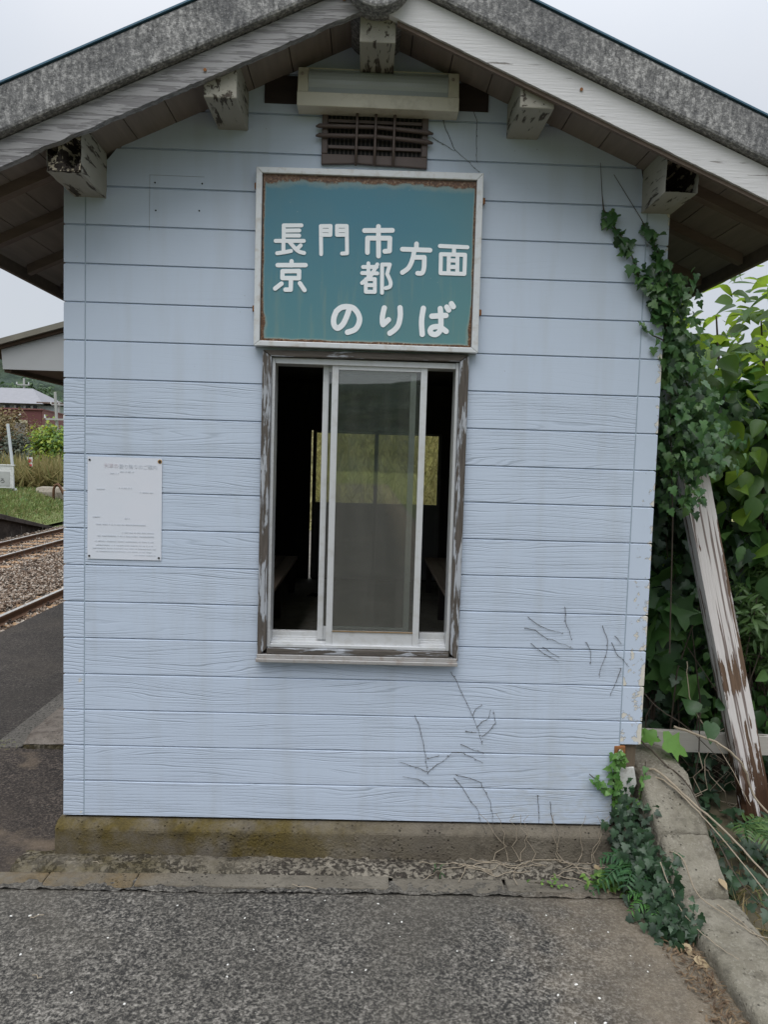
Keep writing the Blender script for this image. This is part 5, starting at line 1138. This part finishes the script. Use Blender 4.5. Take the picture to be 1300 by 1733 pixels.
bg_shrub('rusty_bush', (-15.6, 34.6, -.4), 'rust-brown bush above the dark one beside the maroon building', 'bush', (-15.9, 34.6, 2.1), (1.25, .8, 1.05), 2600, .14, L_RUST, 40)
bg_shrub('lime_bush', (-12.7, 32, -.4), 'bright yellow-green bush close to the left edge of the shed', 'bush', (-12.75, 32, 1.15), (1.05, 1.0, 1.35), 5200, .17, L_LIME, 60)
for i, (x, y, z, r_, lab) in enumerate(((-38.5, 78, 4.6, 2.2, 'round dark tree below the hill, leftmost behind the house'), (-35.0, 80, 5.9, 2.3, 'tall dark tree behind the house, middle of three'), (-32.2, 78, 4.8, 2.2, 'dark tree behind the utility pole near the shed edge'))):
    bg_shrub('woodland_tree', (x, y, -.9), lab, 'tree', (x, y, z), (r_*1.2, r_, r_*.95), 1500, .5, L_WOOD, 26, 4)
# ---- small things across the tracks
nb = thing('name_board', (-12.4, 25, -.3), 'white station name board on legs in the grass, cut off by the left edge', 'sign')
WP = mat_plain('white_board', (.6, .61, .6), .5, .12, 5, .05, dirt=(.3, .3, .28)); GP = mat_plain('grey_panel', (.36, .37, .36), .5, .2, 5)
MB().box(-13.6, -11.53, 24.97, 25.03, .02, .83).build('board', WP, nb, bevel=.01)
MB().box(-13.5, -11.66, 24.955, 24.969, .10, .62).build('panel', GP, nb)
MB().box(-13.6, -11.5, 24.95, 25.05, .835, .88).build('cap', WP, nb)
INK = mat_plain('sign_ink', (.03, .03, .03), .7)
o = text('ろ', 0, 0, .2, INK, nb, 'lettering'); o.location = (-12.02+12.4, -.052, .22+.3)
for x in (-13.3, -11.45): MB().prism([(x-.05, -.5), (x+.06, -.5), (x-.04, .02), (x-.12, .02)], 1, 25.06, 25.14).build('leg', WP, nb)
tag(MB().tube([(-11.82, 25.6, -.35), (-11.86, 25.6, .9), (-12.02, 25.6, 2.36)], .055, 10).build('leaning_pole', mat_plain('pole_paint', (.5, .53, .55), .5, .1)), 'thin pale pole leaning behind the white station name board', 'pole')
rs = thing('warning_sign', (-12.25, 28, -.4), 'small red and white sign on a stake in the reeds', 'sign')
MB().tube([(-12.22, 28, -.4), (-12.22, 28, 1.1)], .02, 6).build('stake', STEM, rs)
b_ = MB().box(-12.36, -12.13, 27.95, 27.97, .76, 1.13).build('plate', mat_plain('white_plate', (.62, .6, .62), .5, .1), rs)
MB().disc((-12.24, 27.949, .98), (0, -1, 0), .075, .004, 14).box(-12.34, -12.15, 27.944, 27.949, .77, .85).build('emblem', mat_plain('red_print', (.5, .06, .07), .6, .1), rs)
tag(MB().tube([(-10.12, 25, -.75), (-10.1, 25, .02), (-10.04, 25, .18), (-9.95, 25, .22), (-9.87, 25, .12), (-9.75, 25, -.12), (-9.6, 25, -.2)], .05, 8).build('bent_pipe', RAILSIDE, smooth=True), 'bent rusty pipe sticking out of the ground by the reeds', 'pipe')
tag(kblock([(26.2, .0), (25.9, .08), (25.4, .05), (25.3, -.1)], -10.9, -9.2, 7).build('concrete_lump', mat_concrete('far_concrete', (.16, .14, .11), (.3, .27, .22), .2)), 'broken concrete block behind the bent rusty pipe', 'concrete block')
# ---- buildings
mar = thing('maroon_building', (-26, 53, -.9), 'maroon flat-roofed building beyond the bushes', 'building')
MAR = mat_plain('maroon_wall', (.115, .04, .042), .8, .15, .8, .05); MARL = mat_plain('maroon_side_wall', (.2, .085, .085), .8, .12, .8, .05); CRE = mat_plain('cream_trim', (.4, .36, .26), .6, .1)
MB().prism([(-34, 50), (-20.96, 50), (-22.3, 57.5), (-35, 57.5)], 2, -.9, 4.05).build('wall', MAR, mar)
MB().prism([(-20.93, 49.99), (-20.9, 50.0), (-22.24, 57.5), (-22.29, 57.5)], 2, -.9, 4.05).build('side_panel', MARL, mar)
MB().prism([(-34.1, 49.9), (-20.85, 49.9), (-22.2, 57.6), (-35.1, 57.6)], 2, 4.051, 4.14).build('parapet', mat_plain('parapet', (.17, .07, .07), .8, .1), mar)
f = MB().box(-23.1, -21.9, 49.92, 49.999, 1.6, 3.35).build('window', CRE, mar); MB().box(-22.95, -22.05, 49.905, 49.919, 1.65, 3.15).build('pane', mat_plain('grey_shutter', (.16, .14, .13), .5, .2), f)
for (x, z) in ((-26.1, 3.4), (-25.4, 3.65), (-23.0, 3.45), (-22.6, 3.45), (-22.4, 3.7)):
    MB().tube([(x, 49.99, z), (x, 49.85, z)], .07, 8).build('lamp', mat_plain('white_lamp', (.7, .7, .68), .4), mar)
hs_ = thing('tiled_house', (-27, 65, -.9), 'pale house with a grey tiled roof above the maroon building', 'house')
HW = mat_plain('house_wall', (.36, .40, .40), .8, .12, .5, .05); RT = mat_plain('roof_tile', (.2, .2, .215), .6, .2, 3, .2); BRN = mat_plain('brown_eave', (.14, .1, .08), .7, .2)
MB().box(-32, -26, 62, 68, -.9, 5.15).build('wall', HW, hs_)
rf = MB().add([(-33, 61.3, 5.1), (-25.6, 61.3, 5.1), (-25.6, 68.7, 5.1), (-33, 68.7, 5.1), (-32.5, 65, 6.6), (-28, 65, 6.6)], [(0, 1, 5, 4), (1, 2, 5), (2, 3, 4, 5), (3, 0, 4), (3, 2, 1, 0)]).build('roof', RT, hs_)
MB().box(-25.99, -24.6, 62, 67, -.9, 5.0).build('wing', HW, hs_); MB().box(-26.2, -24.2, 61.5, 67.5, 5.16, 5.28).build('wing_roof', BRN, hs_)
for x in (-29.2, -28.3, -27.5, -26.9):
    f = MB().box(x, x+.55, 61.93, 61.999, 4.55, 5.0).build('window', mat_plain('dark_pane', (.05, .06, .07), .2), hs_); MB().box(x+.05, x+.25, 61.9, 61.929, 4.6, 4.95).build('curtain', WP, f)
def pole(base, top, r, label, arms):
    t = thing('utility_pole', base, label, 'utility pole', 'utility poles on the left'); b, e = Vector(base), Vector(top)
    PM = mat_plain('pole_concrete', (.34, .34, .33), .8, .1)
    MB().tube([b, e], [r, r*.75], 10).build('shaft', PM, t)
    for k in arms:
        q = b.lerp(e, k); o = MB().box(q.x-.55, q.x+.55, q.y-.2, q.y-.1, q.z-.05, q.z+.05).build('crossarm', PM, t)
        MB().tube([(q.x-.6, q.y-.15, q.z+.05), (q.x-.6, q.y-.15, q.z+.25)], .06, 6).tube([(q.x+.5, q.y-.15, q.z+.05), (q.x+.5, q.y-.15, q.z+.25)], .06, 6).build('insulator', WP, o)
pole((-30.95, 70, -.9), (-30.95, 70, 7.9), .13, 'slender utility pole rising behind the tiled house', (.93, .86))
pole((-16.55, 42, -.9), (-16.86, 42, 4.75), .1, 'pale utility pole in front of the maroon building', (.72,))
pole((-23.75, 60, -.9), (-23.75, 60, 5.3), .12, 'distant utility pole between the maroon building and the shed', (.95,))
# ---- wooded hills all round
HM = NM('wooded_hill'); h1 = HM.noise(HM.pos, .22, 6, .65); h2 = HM.vor(HM.pos, .3); h3 = HM.noise(HM.pos, .05, 3)
hc = HM.mix(HM.step(h1, .35, .68), (.012, .02, .014), (.045, .062, .034)); hc = HM.mix(HM.math('MULTIPLY', HM.step(h3, .4, .65), .4), hc, (.07, .1, .09))
HM.bsdf(hc, .95, HM.bump(HM.math('ADD', h1, HM.math('MULTIPLY', h2, -.5)), 1, 1.5), .1)
th = np.unique(np.concatenate([np.linspace(0, 2*np.pi, 260, endpoint=False), np.linspace(1.93, 2.09, 150)])); rd = np.linspace(120, 285, 80)
def hill_z(x, y):
    r_ = math.hypot(x, y); s_ = min(1, max(0, (r_-120)/115)); s_ = s_*s_*(3-2*s_)
    H = (27 if y > -40 else 22.5)+6*noise.noise(Vector((x*.008, y*.008, 3))); b = 2.2*abs(noise.noise(Vector((x*.16, y*.16, 1))))+1.1*abs(noise.noise(Vector((x*.4, y*.4, 2))))
    return -1.0+s_*H+b*min(1, s_*6)
V = [(r_*math.cos(a), r_*math.sin(a), hill_z(r_*math.cos(a), r_*math.sin(a))) for a in th for r_ in rd]
I = np.arange(len(th)*len(rd)).reshape(len(th), len(rd)); J = np.roll(I, -1, 0)
F = np.stack([I[:, :-1].ravel(), I[:, 1:].ravel(), J[:, 1:].ravel(), J[:, :-1].ravel()], 1)
o = np_mesh('hill', np.array(V), F, HM.m, smooth=True); o['kind'] = 'structure'
